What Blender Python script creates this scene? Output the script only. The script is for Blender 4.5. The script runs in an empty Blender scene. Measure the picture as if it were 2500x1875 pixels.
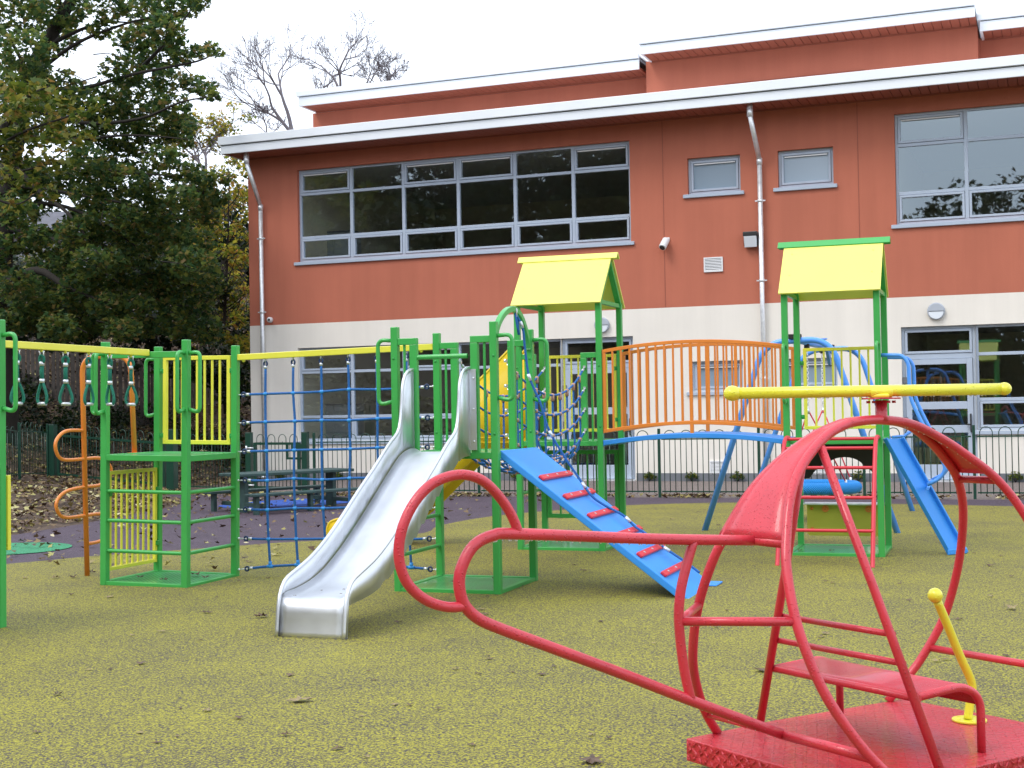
import bpy, math, random
import numpy as np
from mathutils import Vector
rnd = random.Random(7)
R = math.radians
sc = bpy.context.scene
# ------------------------------------------------------------------ camera
# world axes follow the playground grid: +X along the school front, +Y towards the school
FPX, CX, CY, HC = 3400.0, 1250.0, 937.5, 1.5
PITCH, ROLL, YAW = R(1.01), R(-0.99), R(19.5)
def _rz(v):
    return np.array([v[0]*math.cos(YAW)-v[1]*math.sin(YAW), v[0]*math.sin(YAW)+v[1]*math.cos(YAW), v[2]])
FW = _rz([0, math.cos(PITCH), math.sin(PITCH)])
_u0 = _rz([0, -math.sin(PITCH), math.cos(PITCH)]); _x0 = _rz([1.0, 0, 0])
XA = math.cos(ROLL)*_x0+math.sin(ROLL)*_u0; UA = -math.sin(ROLL)*_x0+math.cos(ROLL)*_u0
C0 = np.array([0, 0, HC])
from mathutils import Matrix
cam_d = bpy.data.cameras.new('camera'); cam = bpy.data.objects.new('camera', cam_d)
sc.collection.objects.link(cam)
cam_d.sensor_width = 36; cam_d.lens = 36*FPX/2500; cam_d.clip_start = .1; cam_d.clip_end = 1500
m = Matrix.Identity(4)
for i in range(3):
    m[i][0] = XA[i]; m[i][1] = UA[i]; m[i][2] = -FW[i]; m[i][3] = C0[i]
cam.matrix_world = m
sc.camera = cam
# ------------------------------------------------------------------ sky, light, exposure
w = bpy.data.worlds.new("World"); sc.world = w; w.use_nodes = True
nt = w.node_tree; nt.nodes.clear()
sky = nt.nodes.new('ShaderNodeTexSky'); sky.sky_type = 'NISHITA'; sky.sun_disc = False
SUN_EL, SUN_AZ = R(52), R(215)
sky.sun_elevation = SUN_EL; sky.sun_rotation = SUN_AZ; sky.dust_density = 6; sky.air_density = 1.2
mix = nt.nodes.new('ShaderNodeMixRGB'); mix.inputs[0].default_value = .86
mix.inputs[2].default_value = (10.6, 11.5, 13.1, 1)         # an even layer of cloud over the sky
bg = nt.nodes.new('ShaderNodeBackground'); bg.inputs[1].default_value = .1
out = nt.nodes.new('ShaderNodeOutputWorld')
nt.links.new(sky.outputs[0], mix.inputs[1]); nt.links.new(mix.outputs[0], bg.inputs[0]); nt.links.new(bg.outputs[0], out.inputs[0])
sl = bpy.data.lights.new('sun', 'SUN'); sl.energy = .9; sl.angle = R(22); sl.color = (1, .95, .88)
so = bpy.data.objects.new('sun', sl); sc.collection.objects.link(so)
_d = Vector((math.sin(SUN_AZ)*math.cos(SUN_EL), math.cos(SUN_AZ)*math.cos(SUN_EL), math.sin(SUN_EL)))
so.rotation_euler = _d.to_track_quat('Z', 'Y').to_euler()
sc.view_settings.view_transform = 'Standard'; sc.view_settings.look = 'None'
sc.view_settings.exposure = .72; sc.view_settings.gamma = 1; sc.view_settings.use_curve_mapping = False
# ------------------------------------------------------------------ survey helpers: photo point -> place on site
def _ray(x, y): return FW+(x-CX)/FPX*XA-(y-CY)/FPX*UA
def G(x, y, z=0.0):
    d = _ray(x, y); return C0+d*(z-HC)/d[2]
def at(x, y, dist): return C0+_ray(x, y)*dist
def PL(x, y, p, n):
    d = _ray(x, y); return C0+d*((np.array(p)-C0)@n)/(d@n)
# ------------------------------------------------------------------ object helpers
def tag(o, label=None, cat=None, group=None, kind=None):
    if label: o['label'] = label
    if cat: o['category'] = cat
    if group: o['group'] = group
    if kind: o['kind'] = kind
    return o
def thing(name, loc, label, cat, group=None):
    o = bpy.data.objects.new(name, None); sc.collection.objects.link(o)
    o.location = loc; o.empty_display_size = .2
    o['org'] = (float(loc[0]), float(loc[1]), float(loc[2]))
    return tag(o, label, cat, group)
def copy_tree(o, parent=None):
    c = o.copy(); sc.collection.objects.link(c)
    if parent: c.parent = parent
    for ch in list(o.children): copy_tree(ch, c)
    return c
class MB:
    def __init__(s): s.v = []; s.f = []; s.sm = []
    def add(s, vs, fs, smooth=False):
        n = len(s.v); s.v += [tuple(map(float, p)) for p in vs]
        s.f += [tuple(i+n for i in f) for f in fs]; s.sm += [smooth]*len(fs); return s
    def box(s, x0, x1, y0, y1, z0, z1):
        return s.add([(x0,y0,z0),(x1,y0,z0),(x1,y1,z0),(x0,y1,z0),(x0,y0,z1),(x1,y0,z1),(x1,y1,z1),(x0,y1,z1)],
                     [(0,3,2,1),(4,5,6,7),(0,1,5,4),(1,2,6,5),(2,3,7,6),(3,0,4,7)])
    def bar(s, p, q, w=.05, h=None, up=(0, 0, 1)):
        h = h or w; p = np.array(p, float); q = np.array(q, float); d = q-p; d /= np.linalg.norm(d)
        a = np.cross(d, up)
        if np.linalg.norm(a) < 1e-4: a = np.cross(d, (0, 1, 0))
        a /= np.linalg.norm(a); b = np.cross(a, d)
        vs = [c+a*w/2*i+b*h/2*j for c in (p, q) for i, j in ((-1,-1),(1,-1),(1,1),(-1,1))]
        return s.add(vs, [(0,3,2,1),(4,5,6,7),(0,1,5,4),(1,2,6,5),(2,3,7,6),(3,0,4,7)])
    def tube(s, pts, r, n=10, closed=False, cap=True):
        P = [np.array(p, float) for p in pts]; m = len(P)
        rs = r if isinstance(r, (list, tuple)) else [r]*m
        T = []
        for i in range(m):
            if closed: t = P[(i+1) % m]-P[i-1]
            else: t = P[min(i+1, m-1)]-P[max(i-1, 0)]
            T.append(t/max(np.linalg.norm(t), 1e-9))
        a = np.cross(T[0], (0, 0, 1))
        if np.linalg.norm(a) < .1: a = np.cross(T[0], (0, 1, 0))
        a /= np.linalg.norm(a); vs = []
        for i in range(m):
            a = a-T[i]*(a@T[i]); a /= np.linalg.norm(a); b = np.cross(T[i], a)
            for k in range(n):
                t = 2*math.pi*k/n; vs.append(P[i]+rs[i]*(a*math.cos(t)+b*math.sin(t)))
        fs = []
        for i in range(m if closed else m-1):
            for k in range(n):
                j = (i+1) % m; fs.append((i*n+k, i*n+(k+1) % n, j*n+(k+1) % n, j*n+k))
        s.add(vs, fs, True)
        if cap and not closed:
            q = len(s.v)-len(vs)
            s.f.append(tuple(q+k for k in range(n))[::-1]); s.sm.append(False)
            s.f.append(tuple(q+(m-1)*n+k for k in range(n))); s.sm.append(False)
        return s
    def ball(s, c, r, n=12, sq=(1, 1, 1)):
        vs = []; fs = []; h = n//2
        for i in range(h+1):
            for k in range(n):
                a = math.pi*i/h; t = 2*math.pi*k/n
                vs.append((c[0]+r*sq[0]*math.sin(a)*math.cos(t), c[1]+r*sq[1]*math.sin(a)*math.sin(t), c[2]+r*sq[2]*math.cos(a)))
        for i in range(h):
            for k in range(n): fs.append((i*n+k, (i+1)*n+k, (i+1)*n+(k+1) % n, i*n+(k+1) % n))
        return s.add(vs, fs, True)
    def prism(s, poly, d):
        """poly: list of 3D points (planar), d: extrusion vector"""
        n = len(poly); P = [np.array(p, float) for p in poly]; d = np.array(d, float)
        return s.add(P+[p+d for p in P], [tuple(range(n))[::-1], tuple(range(n, 2*n))]+[(i, (i+1) % n, n+(i+1) % n, n+i) for i in range(n)])
    def build(s, name, mat, parent=None, bevel=0, loc=None, seg=2):
        me = bpy.data.meshes.new(name)
        root = parent
        while root is not None and root.parent is not None: root = root.parent
        if root is not None: org = root['org'] if 'org' in root else tuple(root.location)
        elif loc is not None: org = loc
        else:
            a = np.array(s.v); org = (float(a[:, 0].mean()), float(a[:, 1].mean()), float(a[:, 2].min()))
        a = np.array(s.v)-np.array(org)
        me.from_pydata([tuple(p) for p in a], [], s.f); me.update()
        me.polygons.foreach_set('use_smooth', s.sm)
        for mt in (mat if isinstance(mat, (list, tuple)) else [mat]): me.materials.append(mt)
        o = bpy.data.objects.new(name, me); sc.collection.objects.link(o)
        if parent is not None: o.parent = parent
        else: o.location = org; o['org'] = tuple(map(float, org))
        if bevel:
            b = o.modifiers.new('bevel', 'BEVEL'); b.width = bevel; b.segments = seg; b.limit_method = 'ANGLE'
            b.angle_limit = R(50); b.use_clamp_overlap = True
        return o
def smooth_path(pts, k=6, closed=False):
    P = [np.array(p, float) for p in pts]; n = len(P); out = []
    rng = range(n if closed else n-1)
    for i in rng:
        if closed: a, b, c, d = P[i-1], P[i], P[(i+1) % n], P[(i+2) % n]
        else: a, b, c, d = P[max(i-1, 0)], P[i], P[i+1], P[min(i+2, n-1)]
        for j in range(k):
            t = j/k
            out.append(.5*((2*b)+(-a+c)*t+(2*a-5*b+4*c-d)*t*t+(-a+3*b-3*c+d)*t**3))
    if not closed: out.append(P[-1])
    return out
def fillet(pts, r, k=6):
    """polyline with rounded corners of radius about r"""
    P = [np.array(p, float) for p in pts]; out = [P[0]]
    for i in range(1, len(P)-1):
        a = P[i-1]-P[i]; b = P[i+1]-P[i]; la, lb = np.linalg.norm(a), np.linalg.norm(b)
        q = min(r, la*.49, lb*.49); s = P[i]+a/la*q; e = P[i]+b/lb*q
        for j in range(k+1):
            t = j/k; out.append((1-t)**2*s+2*t*(1-t)*P[i]+t*t*e)
    out.append(P[-1]); return out
# ------------------------------------------------------------------ materials
def mat(name, col, rough=.5, metal=0, spec=.5, var=0, vscale=6, bump=0, bscale=60, col2=None, coat=0, detail=4, streak=0):
    m = bpy.data.materials.new(name); m.use_nodes = True; n = m.node_tree.nodes; l = m.node_tree.links
    b = n['Principled BSDF']; b.inputs['Base Color'].default_value = (*col, 1); b.inputs['Roughness'].default_value = rough
    b.inputs['Metallic'].default_value = metal; b.inputs['Specular IOR Level'].default_value = spec
    b.inputs['Coat Weight'].default_value = coat; b.inputs['Coat Roughness'].default_value = .08
    tc = n.new('ShaderNodeTexCoord'); geo = n.new('ShaderNodeNewGeometry')
    if var or col2:
        no = n.new('ShaderNodeTexNoise'); no.inputs['Scale'].default_value = vscale; no.inputs['Detail'].default_value = detail
        l.new(geo.outputs['Position'], no.inputs['Vector'])
        mr = n.new('ShaderNodeMapRange'); mr.inputs[1].default_value = .3; mr.inputs[2].default_value = .7
        l.new(no.outputs[0], mr.inputs[0])
        mx = n.new('ShaderNodeMixRGB'); l.new(mr.outputs[0], mx.inputs[0])
        c2 = col2 or tuple(c*(1+var) for c in col); c1 = col if col2 else tuple(c*(1-var) for c in col)
        mx.inputs[1].default_value = (*c1, 1); mx.inputs[2].default_value = (*c2, 1)
        l.new(mx.outputs[0], b.inputs['Base Color'])
        mr2 = n.new('ShaderNodeMapRange'); mr2.inputs[3].default_value = max(rough-.08, .03); mr2.inputs[4].default_value = rough+.1
        l.new(no.outputs[0], mr2.inputs[0]); l.new(mr2.outputs[0], b.inputs['Roughness'])
    if streak:      # faint run-off marks down the render
        mp = n.new('ShaderNodeMapping'); mp.inputs['Scale'].default_value = (2.6, 2.6, .16); l.new(geo.outputs['Position'], mp.inputs[0])
        ns = n.new('ShaderNodeTexNoise'); ns.inputs['Scale'].default_value = 1.0; ns.inputs['Detail'].default_value = 7; ns.inputs['Roughness'].default_value = .65; l.new(mp.outputs[0], ns.inputs[0])
        rs = n.new('ShaderNodeMapRange'); rs.inputs[1].default_value = .35; rs.inputs[2].default_value = .7; rs.inputs[3].default_value = 1; rs.inputs[4].default_value = 1-streak; l.new(ns.outputs[0], rs.inputs[0])
        ms_ = n.new('ShaderNodeMixRGB'); ms_.blend_type = 'MULTIPLY'; ms_.inputs[0].default_value = 1; l.new(b.inputs['Base Color'].links[0].from_socket, ms_.inputs[1]); l.new(rs.outputs[0], ms_.inputs[2]); l.new(ms_.outputs[0], b.inputs['Base Color'])
    if bump:
        nb = n.new('ShaderNodeTexNoise'); nb.inputs['Scale'].default_value = bscale; nb.inputs['Detail'].default_value = 3
        l.new(geo.outputs['Position'], nb.inputs['Vector'])
        bp = n.new('ShaderNodeBump'); bp.inputs['Strength'].default_value = bump; bp.inputs['Distance'].default_value = .01
        l.new(nb.outputs[0], bp.inputs['Height']); l.new(bp.outputs[0], b.inputs['Normal'])
    return m
def wet(m, scale=120, strength=.5, thr=.28):
    """rain beads standing on a painted surface"""
    n = m.node_tree.nodes; l = m.node_tree.links; b = n['Principled BSDF']
    g = n.new('ShaderNodeNewGeometry'); v = n.new('ShaderNodeTexVoronoi'); v.inputs['Scale'].default_value = scale
    l.new(g.outputs['Position'], v.inputs['Vector'])
    mr = n.new('ShaderNodeMapRange'); mr.inputs[1].default_value = 0; mr.inputs[2].default_value = thr
    mr.inputs[3].default_value = 1; mr.inputs[4].default_value = 0; l.new(v.outputs['Distance'], mr.inputs[0])
    bp = n.new('ShaderNodeBump'); bp.inputs['Strength'].default_value = strength; bp.inputs['Distance'].default_value = .003
    l.new(mr.outputs[0], bp.inputs['Height'])
    old = b.inputs['Normal'].links
    if old: l.new(old[0].from_socket, bp.inputs['Normal'])
    l.new(bp.outputs[0], b.inputs['Normal'])
    b.inputs['Coat Weight'].default_value = .3; return m
def granules(name, ca, cb, scale=95, fac=.5, cc=None, spec=.3):
    """bonded rubber crumb: coloured chips over dark chips"""
    m = bpy.data.materials.new(name); m.use_nodes = True; n = m.node_tree.nodes; l = m.node_tree.links
    b = n['Principled BSDF']; b.inputs['Roughness'].default_value = .75; b.inputs['Specular IOR Level'].default_value = spec
    g = n.new('ShaderNodeNewGeometry')
    no = n.new('ShaderNodeTexNoise'); no.inputs['Scale'].default_value = scale; no.inputs['Detail'].default_value = 3; no.inputs['Roughness'].default_value = .75
    v = n.new('ShaderNodeTexVoronoi'); v.inputs['Scale'].default_value = scale*1.5
    big = n.new('ShaderNodeTexNoise'); big.inputs['Scale'].default_value = 1.1; big.inputs['Detail'].default_value = 6
    for q in (no, v, big): l.new(g.outputs['Position'], q.inputs['Vector'])
    ad = n.new('ShaderNodeMath'); ad.operation = 'MULTIPLY_ADD'; ad.inputs[1].default_value = .13; l.new(big.outputs[0], ad.inputs[0]); l.new(no.outputs[0], ad.inputs[2])
    sep = n.new('ShaderNodeSeparateColor'); l.new(v.outputs['Color'], sep.inputs[0])
    ad2 = n.new('ShaderNodeMath'); ad2.operation = 'MULTIPLY_ADD'; ad2.inputs[1].default_value = .18; l.new(sep.outputs[0], ad2.inputs[0]); l.new(ad.outputs[0], ad2.inputs[2])
    rp = n.new('ShaderNodeMapRange'); rp.inputs[1].default_value = fac+.20; rp.inputs[2].default_value = fac+.29; l.new(ad2.outputs[0], rp.inputs[0])
    mx = n.new('ShaderNodeMixRGB'); mx.inputs[1].default_value = (*ca, 1); mx.inputs[2].default_value = (*cb, 1); l.new(rp.outputs[0], mx.inputs[0])
    mx2 = n.new('ShaderNodeMixRGB'); mx2.blend_type = 'MULTIPLY'; mx2.inputs[0].default_value = .6
    rp2 = n.new('ShaderNodeMapRange'); rp2.inputs[3].default_value = .55; rp2.inputs[4].default_value = 1.45; l.new(sep.outputs[1], rp2.inputs[0])
    l.new(mx.outputs[0], mx2.inputs[1]); l.new(rp2.outputs[0], mx2.inputs[2]); l.new(mx2.outputs[0], b.inputs['Base Color'])
    bp = n.new('ShaderNodeBump'); bp.inputs['Strength'].default_value = .6; bp.inputs['Distance'].default_value = .006
    l.new(no.outputs[0], bp.inputs['Height']); l.new(bp.outputs[0], b.inputs['Normal'])
    return m
def leafmat(name, cols, trans=.45):
    m = bpy.data.materials.new(name); m.use_nodes = True; n = m.node_tree.nodes; l = m.node_tree.links
    b = n['Principled BSDF']; b.inputs['Roughness'].default_value = .5; b.inputs['Specular IOR Level'].default_value = .35
    g = n.new('ShaderNodeNewGeometry'); cr = n.new('ShaderNodeValToRGB')
    while len(cr.color_ramp.elements) < len(cols): cr.color_ramp.elements.new(.5)
    for i, (p, c) in enumerate(cols): cr.color_ramp.elements[i].position = p; cr.color_ramp.elements[i].color = (*c, 1)
    l.new(g.outputs['Random Per Island'], cr.inputs[0]); l.new(cr.outputs[0], b.inputs['Base Color'])
    tr = n.new('ShaderNodeBsdfTranslucent'); l.new(cr.outputs[0], tr.inputs[0])
    ms = n.new('ShaderNodeMixShader'); ms.inputs[0].default_value = trans
    l.new(b.outputs[0], ms.inputs[1]); l.new(tr.outputs[0], ms.inputs[2]); l.new(ms.outputs[0], n['Material Output'].inputs[0])
    return m
GREEN = mat('green_paint', (.050, .385, .078), .38, var=.06, vscale=3, bump=.04, bscale=220, coat=.25)
GREEN_D = mat('green_bracket', (.03, .30, .06), .45)
YELLOW = mat('yellow_paint', (.80, .75, .075), .36, var=.04, vscale=3, bump=.04, bscale=220, coat=.25)
YROOF = mat('yellow_board', (.84, .81, .17), .45, var=.04, vscale=2, bump=.03, bscale=90)
YPLAS = mat('yellow_plastic', (.78, .55, .02), .35, var=.05, vscale=2, coat=.2)
ORANGE = mat('orange_paint', (.76, .235, .035), .36, var=.06, vscale=3, coat=.25, bump=.04, bscale=220)
BLUE = mat('blue_paint', (.09, .33, .95), .38, var=.05, vscale=2, coat=.2, bump=.04, bscale=200)
BLUEB = mat('blue_board', (.035, .27, .76), .45, var=.07, vscale=1.6, bump=.05, bscale=60)
RED = wet(mat('red_paint', (.58, .030, .050), .42, var=.10, vscale=5, bump=.05, bscale=240, coat=.3), 85, 1.0, .30)
REDP = mat('red_plastic', (.62, .03, .05), .4)
YWET = wet(mat('yellow_wet', (.80, .76, .05), .3, var=.04, vscale=3), 95, .8, .30)
STEEL = mat('brushed_steel', (.70, .72, .75), .44, metal=1, var=.10, vscale=2.5, bump=.05, bscale=8)
GALV = mat('galvanised', (.78, .80, .82), .38, metal=.55, var=.12, vscale=12)
ALU = mat('aluminium_ferrule', (.62, .65, .68), .35, metal=.6)
ROPE = mat('blue_rope', (.018, .14, .44), .7, var=.15, vscale=60, bump=.8, bscale=260)
ROPEJ = mat('blue_connector', (.03, .27, .70), .45)
THIMB = mat('dark_thimble', (.01, .035, .11), .5)
TEAL = mat('teal_rope', (.008, .18, .12), .7, bump=.8, bscale=260, var=.15, vscale=60)
TERRA = mat('brown_connector', (.46, .27, .20), .6, var=.2, vscale=40)
FENCE = mat('dark_green_paint', (.006, .050, .030), .4, coat=.2)
BENCH = mat('dark_green_recycled_board', (.028, .065, .06), .5, var=.25, vscale=9, bump=.2, bscale=40)
CREAM = mat('cream_render', (.83, .785, .71), .9, var=.03, vscale=.8, bump=.25, bscale=120, spec=.2, streak=.07)
TERRACOTTA = mat('terracotta_render', (.505, .165, .105), .9, var=.05, vscale=.7, bump=.3, bscale=110, spec=.2, streak=.10)
SOFFIT = mat('red_brown_cladding', (.30, .085, .05), .6, var=.08, vscale=3)
FASCIA = mat('pale_metal_fascia', (.83, .87, .91), .4, metal=.15, var=.03, vscale=1)
FRAME = mat('blue_grey_frame', (.42, .49, .59), .42, var=.03, vscale=4)
WHITE = mat('white_plastic', (.78, .79, .80), .4)
GREYP = mat('grey_plinth', (.16, .17, .19), .8, var=.15, vscale=3)
DARK = mat('dark_gap', (.03, .03, .035), .7)
BLACK = mat('black_plastic', (.02, .02, .02), .4)
LAMPG = mat('lamp_grey', (.42, .46, .52), .5)
DIFF = mat('lamp_diffuser', (.75, .8, .86), .3)
ROOMW = mat('room_wall', (.80, .77, .62), .9); ROOMD = mat('room_ceiling', (.7, .7, .68), .9)
CARPET = mat('room_floor', (.10, .09, .09), .9); CABG = mat('cabinet_grey', (.33, .36, .38), .5)
BARK = mat('bark', (.022, .018, .014), .9, var=.3, vscale=8, bump=.8, bscale=25)
TWIG = mat('bare_twig', (.17, .15, .16), .9, var=.2, vscale=5)
TIMBER = mat('weathered_timber', (.10, .09, .085), .9, var=.3, vscale=6, bump=.4, bscale=30)
def rubber_yellow():
    return granules('yellow_rubber_crumb', (.064, .053, .046), (.315, .288, .030), 80, .41)
RUBY = rubber_yellow()
RUBP = granules('purple_rubber_crumb', (.045, .033, .043), (.105, .078, .102), 90, .40)
RUBG = granules('green_rubber_crumb', (.03, .10, .05), (.05, .29, .14), 90, .35)
RUBB = granules('blue_rubber_crumb', (.02, .045, .16), (.035, .10, .40), 90, .35)
TARMAC = granules('tarmac', (.13, .11, .10), (.23, .19, .175), 60, .40)
SOIL = mat('leaf_mould_soil', (.035, .025, .018), .95, col2=(.12, .075, .045), vscale=9, bump=.8, bscale=14, detail=8)
LEAFD = leafmat('dark_green_leaf', [(0, (.035, .085, .036)), (.45, (.080, .140, .038)), (.86, (.18, .21, .04)), (1, (.27, .19, .07))], .6)
LEAFY = leafmat('yellow_green_leaf', [(0, (.03, .07, .012)), (.5, (.12, .16, .022)), (.85, (.26, .25, .04)), (1, (.30, .17, .05))])
LEAFA = leafmat('autumn_leaf', [(0, (.07, .12, .02)), (.4, (.24, .27, .03)), (.75, (.50, .40, .05)), (1, (.42, .20, .06))], .6)
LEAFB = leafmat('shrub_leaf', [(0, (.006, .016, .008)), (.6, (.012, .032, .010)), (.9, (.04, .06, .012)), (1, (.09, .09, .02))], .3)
LITTER = leafmat('fallen_leaf_litter', [(0, (.035, .020, .014)), (.4, (.11, .060, .032)), (.70, (.24, .17, .07)), (.90, (.36, .34, .10)), (1, (.6, .52, .34))], .1)
FALLEN = mat('brown_dead_leaf', (.060, .036, .026), .7, col2=(.17, .11, .07), vscale=14)
FALLEN2 = mat('tan_dead_leaf', (.20, .14, .09), .7, col2=(.34, .27, .12), vscale=14)
def glass():
    m = bpy.data.materials.new('window_glass'); m.use_nodes = True; n = m.node_tree.nodes; l = m.node_tree.links; n.clear()
    gl = n.new('ShaderNodeBsdfGlossy'); gl.inputs['Roughness'].default_value = .012; gl.inputs[0].default_value = (.78, .92, 1, 1)
    tr = n.new('ShaderNodeBsdfTransparent'); tr.inputs[0].default_value = (.90, .93, .92, 1)
    fr = n.new('ShaderNodeFresnel'); gb = n.new('ShaderNodeNewGeometry'); mi = n.new('ShaderNodeMapRange')
    mi.inputs[3].default_value = 2.6; mi.inputs[4].default_value = 1/2.6; l.new(gb.outputs['Backfacing'], mi.inputs[0]); l.new(mi.outputs[0], fr.inputs[0])   # same reflectance from both sides
    no = n.new('ShaderNodeTexNoise'); no.inputs['Scale'].default_value = 1.1; g = n.new('ShaderNodeNewGeometry'); l.new(g.outputs['Position'], no.inputs[0])
    bp = n.new('ShaderNodeBump'); bp.inputs['Strength'].default_value = .035; bp.inputs['Distance'].default_value = .02; l.new(no.outputs[0], bp.inputs['Height']); l.new(bp.outputs[0], gl.inputs['Normal'])
    ms = n.new('ShaderNodeMixShader'); o = n.new('ShaderNodeOutputMaterial')
    l.new(fr.outputs[0], ms.inputs[0]); l.new(tr.outputs[0], ms.inputs[1]); l.new(gl.outputs[0], ms.inputs[2]); l.new(ms.outputs[0], o.inputs[0])
    return m
GLASS = glass()
FROST = mat('frosted_glass', (.26, .34, .42), .18, spec=1, coat=.6)
PANELY = mat('shaded_yellow_board', (.50, .46, .05), .45, var=.08, vscale=3)  # yellow board darkened: the shade under the deck is put into its colour
def plate_mat(name, col, sc_=38):
    """metal deck with a raised tread pattern"""
    m = mat(name, col, .35, var=.06, vscale=3, coat=.4); n = m.node_tree.nodes; l = m.node_tree.links; b = n['Principled BSDF']
    g = n.new('ShaderNodeNewGeometry'); mp = n.new('ShaderNodeMapping'); mp.inputs['Rotation'].default_value = (0, 0, R(45)); l.new(g.outputs['Position'], mp.inputs[0])
    v = n.new('ShaderNodeTexVoronoi'); v.inputs['Scale'].default_value = sc_; v.inputs['Randomness'].default_value = 0; l.new(mp.outputs[0], v.inputs[0])
    mr = n.new('ShaderNodeMapRange'); mr.inputs[1].default_value = .25; mr.inputs[2].default_value = .38; mr.inputs[3].default_value = 1; mr.inputs[4].default_value = 0; l.new(v.outputs['Distance'], mr.inputs[0])
    bp = n.new('ShaderNodeBump'); bp.inputs['Strength'].default_value = .8; bp.inputs['Distance'].default_value = .004; l.new(mr.outputs[0], bp.inputs['Height']); l.new(bp.outputs[0], b.inputs['Normal'])
    old = b.inputs['Base Color'].links[0].from_socket; mu = n.new('ShaderNodeMixRGB'); mu.blend_type = 'MULTIPLY'; l.new(old, mu.inputs[1]); mu.inputs[2].default_value = (.30, .32, .30, 1); l.new(mr.outputs[0], mu.inputs[0]); l.new(mu.outputs[0], b.inputs['Base Color'])
    return m
DECKG = plate_mat('green_perforated_plate', (.06, .42, .11), 30)
# ================================================================== GROUND
XB = [(-60, 13.5), (0, 13), (10, 12.2), (14.4, 12.1), (19.3, 12.9), (22.5, 15.0), (25, 15.8), (28, 15.6), (40, 15.2), (90, 15)]
def bank_h(x, y):
    xb = np.interp(y, [a for a, _ in XB], [b for _, b in XB]); d = max(0, -x-xb)
    e = max(0, y-31)*.22 if x < -8 else 0
    if d <= 0: return 0.0
    h = .03*d*d if d < 7 else 1.47+.36*(d-7)
    h = h+e*min(1, d/4)
    h += .10*math.sin(x*1.3+y*.7)*min(1, d/2)+.05*math.sin(x*3.1-y*2.3)*min(1, d/2)
    return max(0, min(h, 9))
def ground():
    xs = [-700, -300, -120, -70]+list(np.arange(-50, -11, .7))+list(np.arange(-11, 20, 3))+[40, 80, 200, 700]
    ys = [-700, -200, -80]+list(np.arange(-40, 10, 5))+list(np.arange(10, 50, .8))+[55, 62, 75, 100, 200, 700]
    vs = [(x, y, bank_h(x, y)-.004) for y in ys for x in xs]; n = len(xs)
    fs = [(j*n+i, j*n+i+1, (j+1)*n+i+1, (j+1)*n+i) for j in range(len(ys)-1) for i in range(n-1)]
    b = MB(); b.add(vs, fs, True); o = b.build('ground', SOIL, loc=(0, 0, 0)); tag(o, kind='structure')
ground()
def sheet(name, pts, z, mt, kind='structure', **k):
    b = MB(); b.add([(x, y, z) for x, y in pts], [tuple(range(len(pts)))]); o = b.build(name, mt, loc=(0, 0, 0)); return tag(o, kind=kind, **k)
sheet('tarmac_path', [(-15.2, 22.4), (-15.4, 40), (30, 40), (30, 21.9), (-14.6, 21.9)], .002, TARMAC)
sheet('purple_rubber_path', [(-13.2, -8), (-12.4, 5), (-12.0, 12), (-11.9, 14.6), (-12.1, 16.2), (-12.7, 19.2), (-13.7, 21.2), (-14.7, 22.25), (-11, 22.3), (12, 22.0), (12, -8)], .006, RUBP)
bd = [(-11.5, -6), (-10.9, 4), (-10.3, 8.4), (-9.9, 10.5), (-9.63, 11.57), (-9.43, 11.95), (-9.17, 12.5), (-8.71, 13.06), (-8.16, 13.8), (-7.9, 14.15), (-7.4, 14.6),
      (-6.85, 15.1), (-6.70, 15.75), (-6.9, 16.6), (-6.8, 18.0), (-6.34, 19.1), (-5.45, 20.4), (-4.48, 20.97), (-3.6, 21.2), (-1.6, 21.1), (.2, 20.75), (3, 20.3), (6, 20)]
bs = [tuple(p[:2]) for p in smooth_path([(a, b, 0) for a, b in bd], 5)]
sheet('yellow_rubber_surface', bs+[(11, 20), (11, -6)], .010, RUBY)
def disc(cx, cy, rx, ry, a=0, n=40): return [(cx+rx*math.cos(t)*math.cos(a)-ry*math.sin(t)*math.sin(a), cy+rx*math.cos(t)*math.sin(a)+ry*math.sin(t)*math.cos(a)) for t in [2*math.pi*i/n for i in range(n)]]
sheet('green_rubber_spot', disc(-10.72, 12.95, .74, .74), .014, RUBG)
p = G(722, 1229); sheet('blue_rubber_spot', disc(p[0], p[1], 1.35, .85, R(60)), .014, RUBB)
# ================================================================== SCHOOL BUILDING
TB = R(-2.1); BU = np.array([math.cos(TB), math.sin(TB), 0]); BV = np.array([-math.sin(TB), math.cos(TB), 0]); B0 = np.array([-6.639, 27.239, 0])
def BP(u, v, z): return B0+BU*u+BV*v+np.array([0, 0, z])
def BW(x, y, v=0):
    q = PL(x, y, B0+BV*v, BV)-B0; return float(q@BU), float(q[2])
def bbox(b, u0, u1, v0, v1, z0, z1):
    return b.add([BP(u, v, z) for z in (z0, z1) for u, v in ((u0, v0), (u1, v0), (u1, v1), (u0, v1))],
                 [(0,3,2,1),(4,5,6,7),(0,1,5,4),(1,2,6,5),(2,3,7,6),(3,0,4,7)])
school = thing('school_building', tuple(BP(2, 0, 0)), 'two-storey school building rendered terracotta above and cream below with pale flat roof edges', 'building')
UL, UR, ZS = -9.37, 15.0, 7.21
WIN = dict(up1=(-8.1, -.41, 4.83, 6.88), up2=(4.78, 11.2, 4.83, 6.92), s1=(.78, 1.84, 5.69, 6.41), s2=(2.575, 3.635, 5.69, 6.41),
           gw=(-8.15, -1.95, .86, 2.92), gd=(-1.95, -.41, .02, 2.92), g1=(.777, 1.814, 1.77, 2.37), g2=(2.56, 3.63, 1.80, 2.37), dr=(4.82, 6.14, .02, 2.90), dw=(6.14, 11.2, .95, 2.90))
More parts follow.
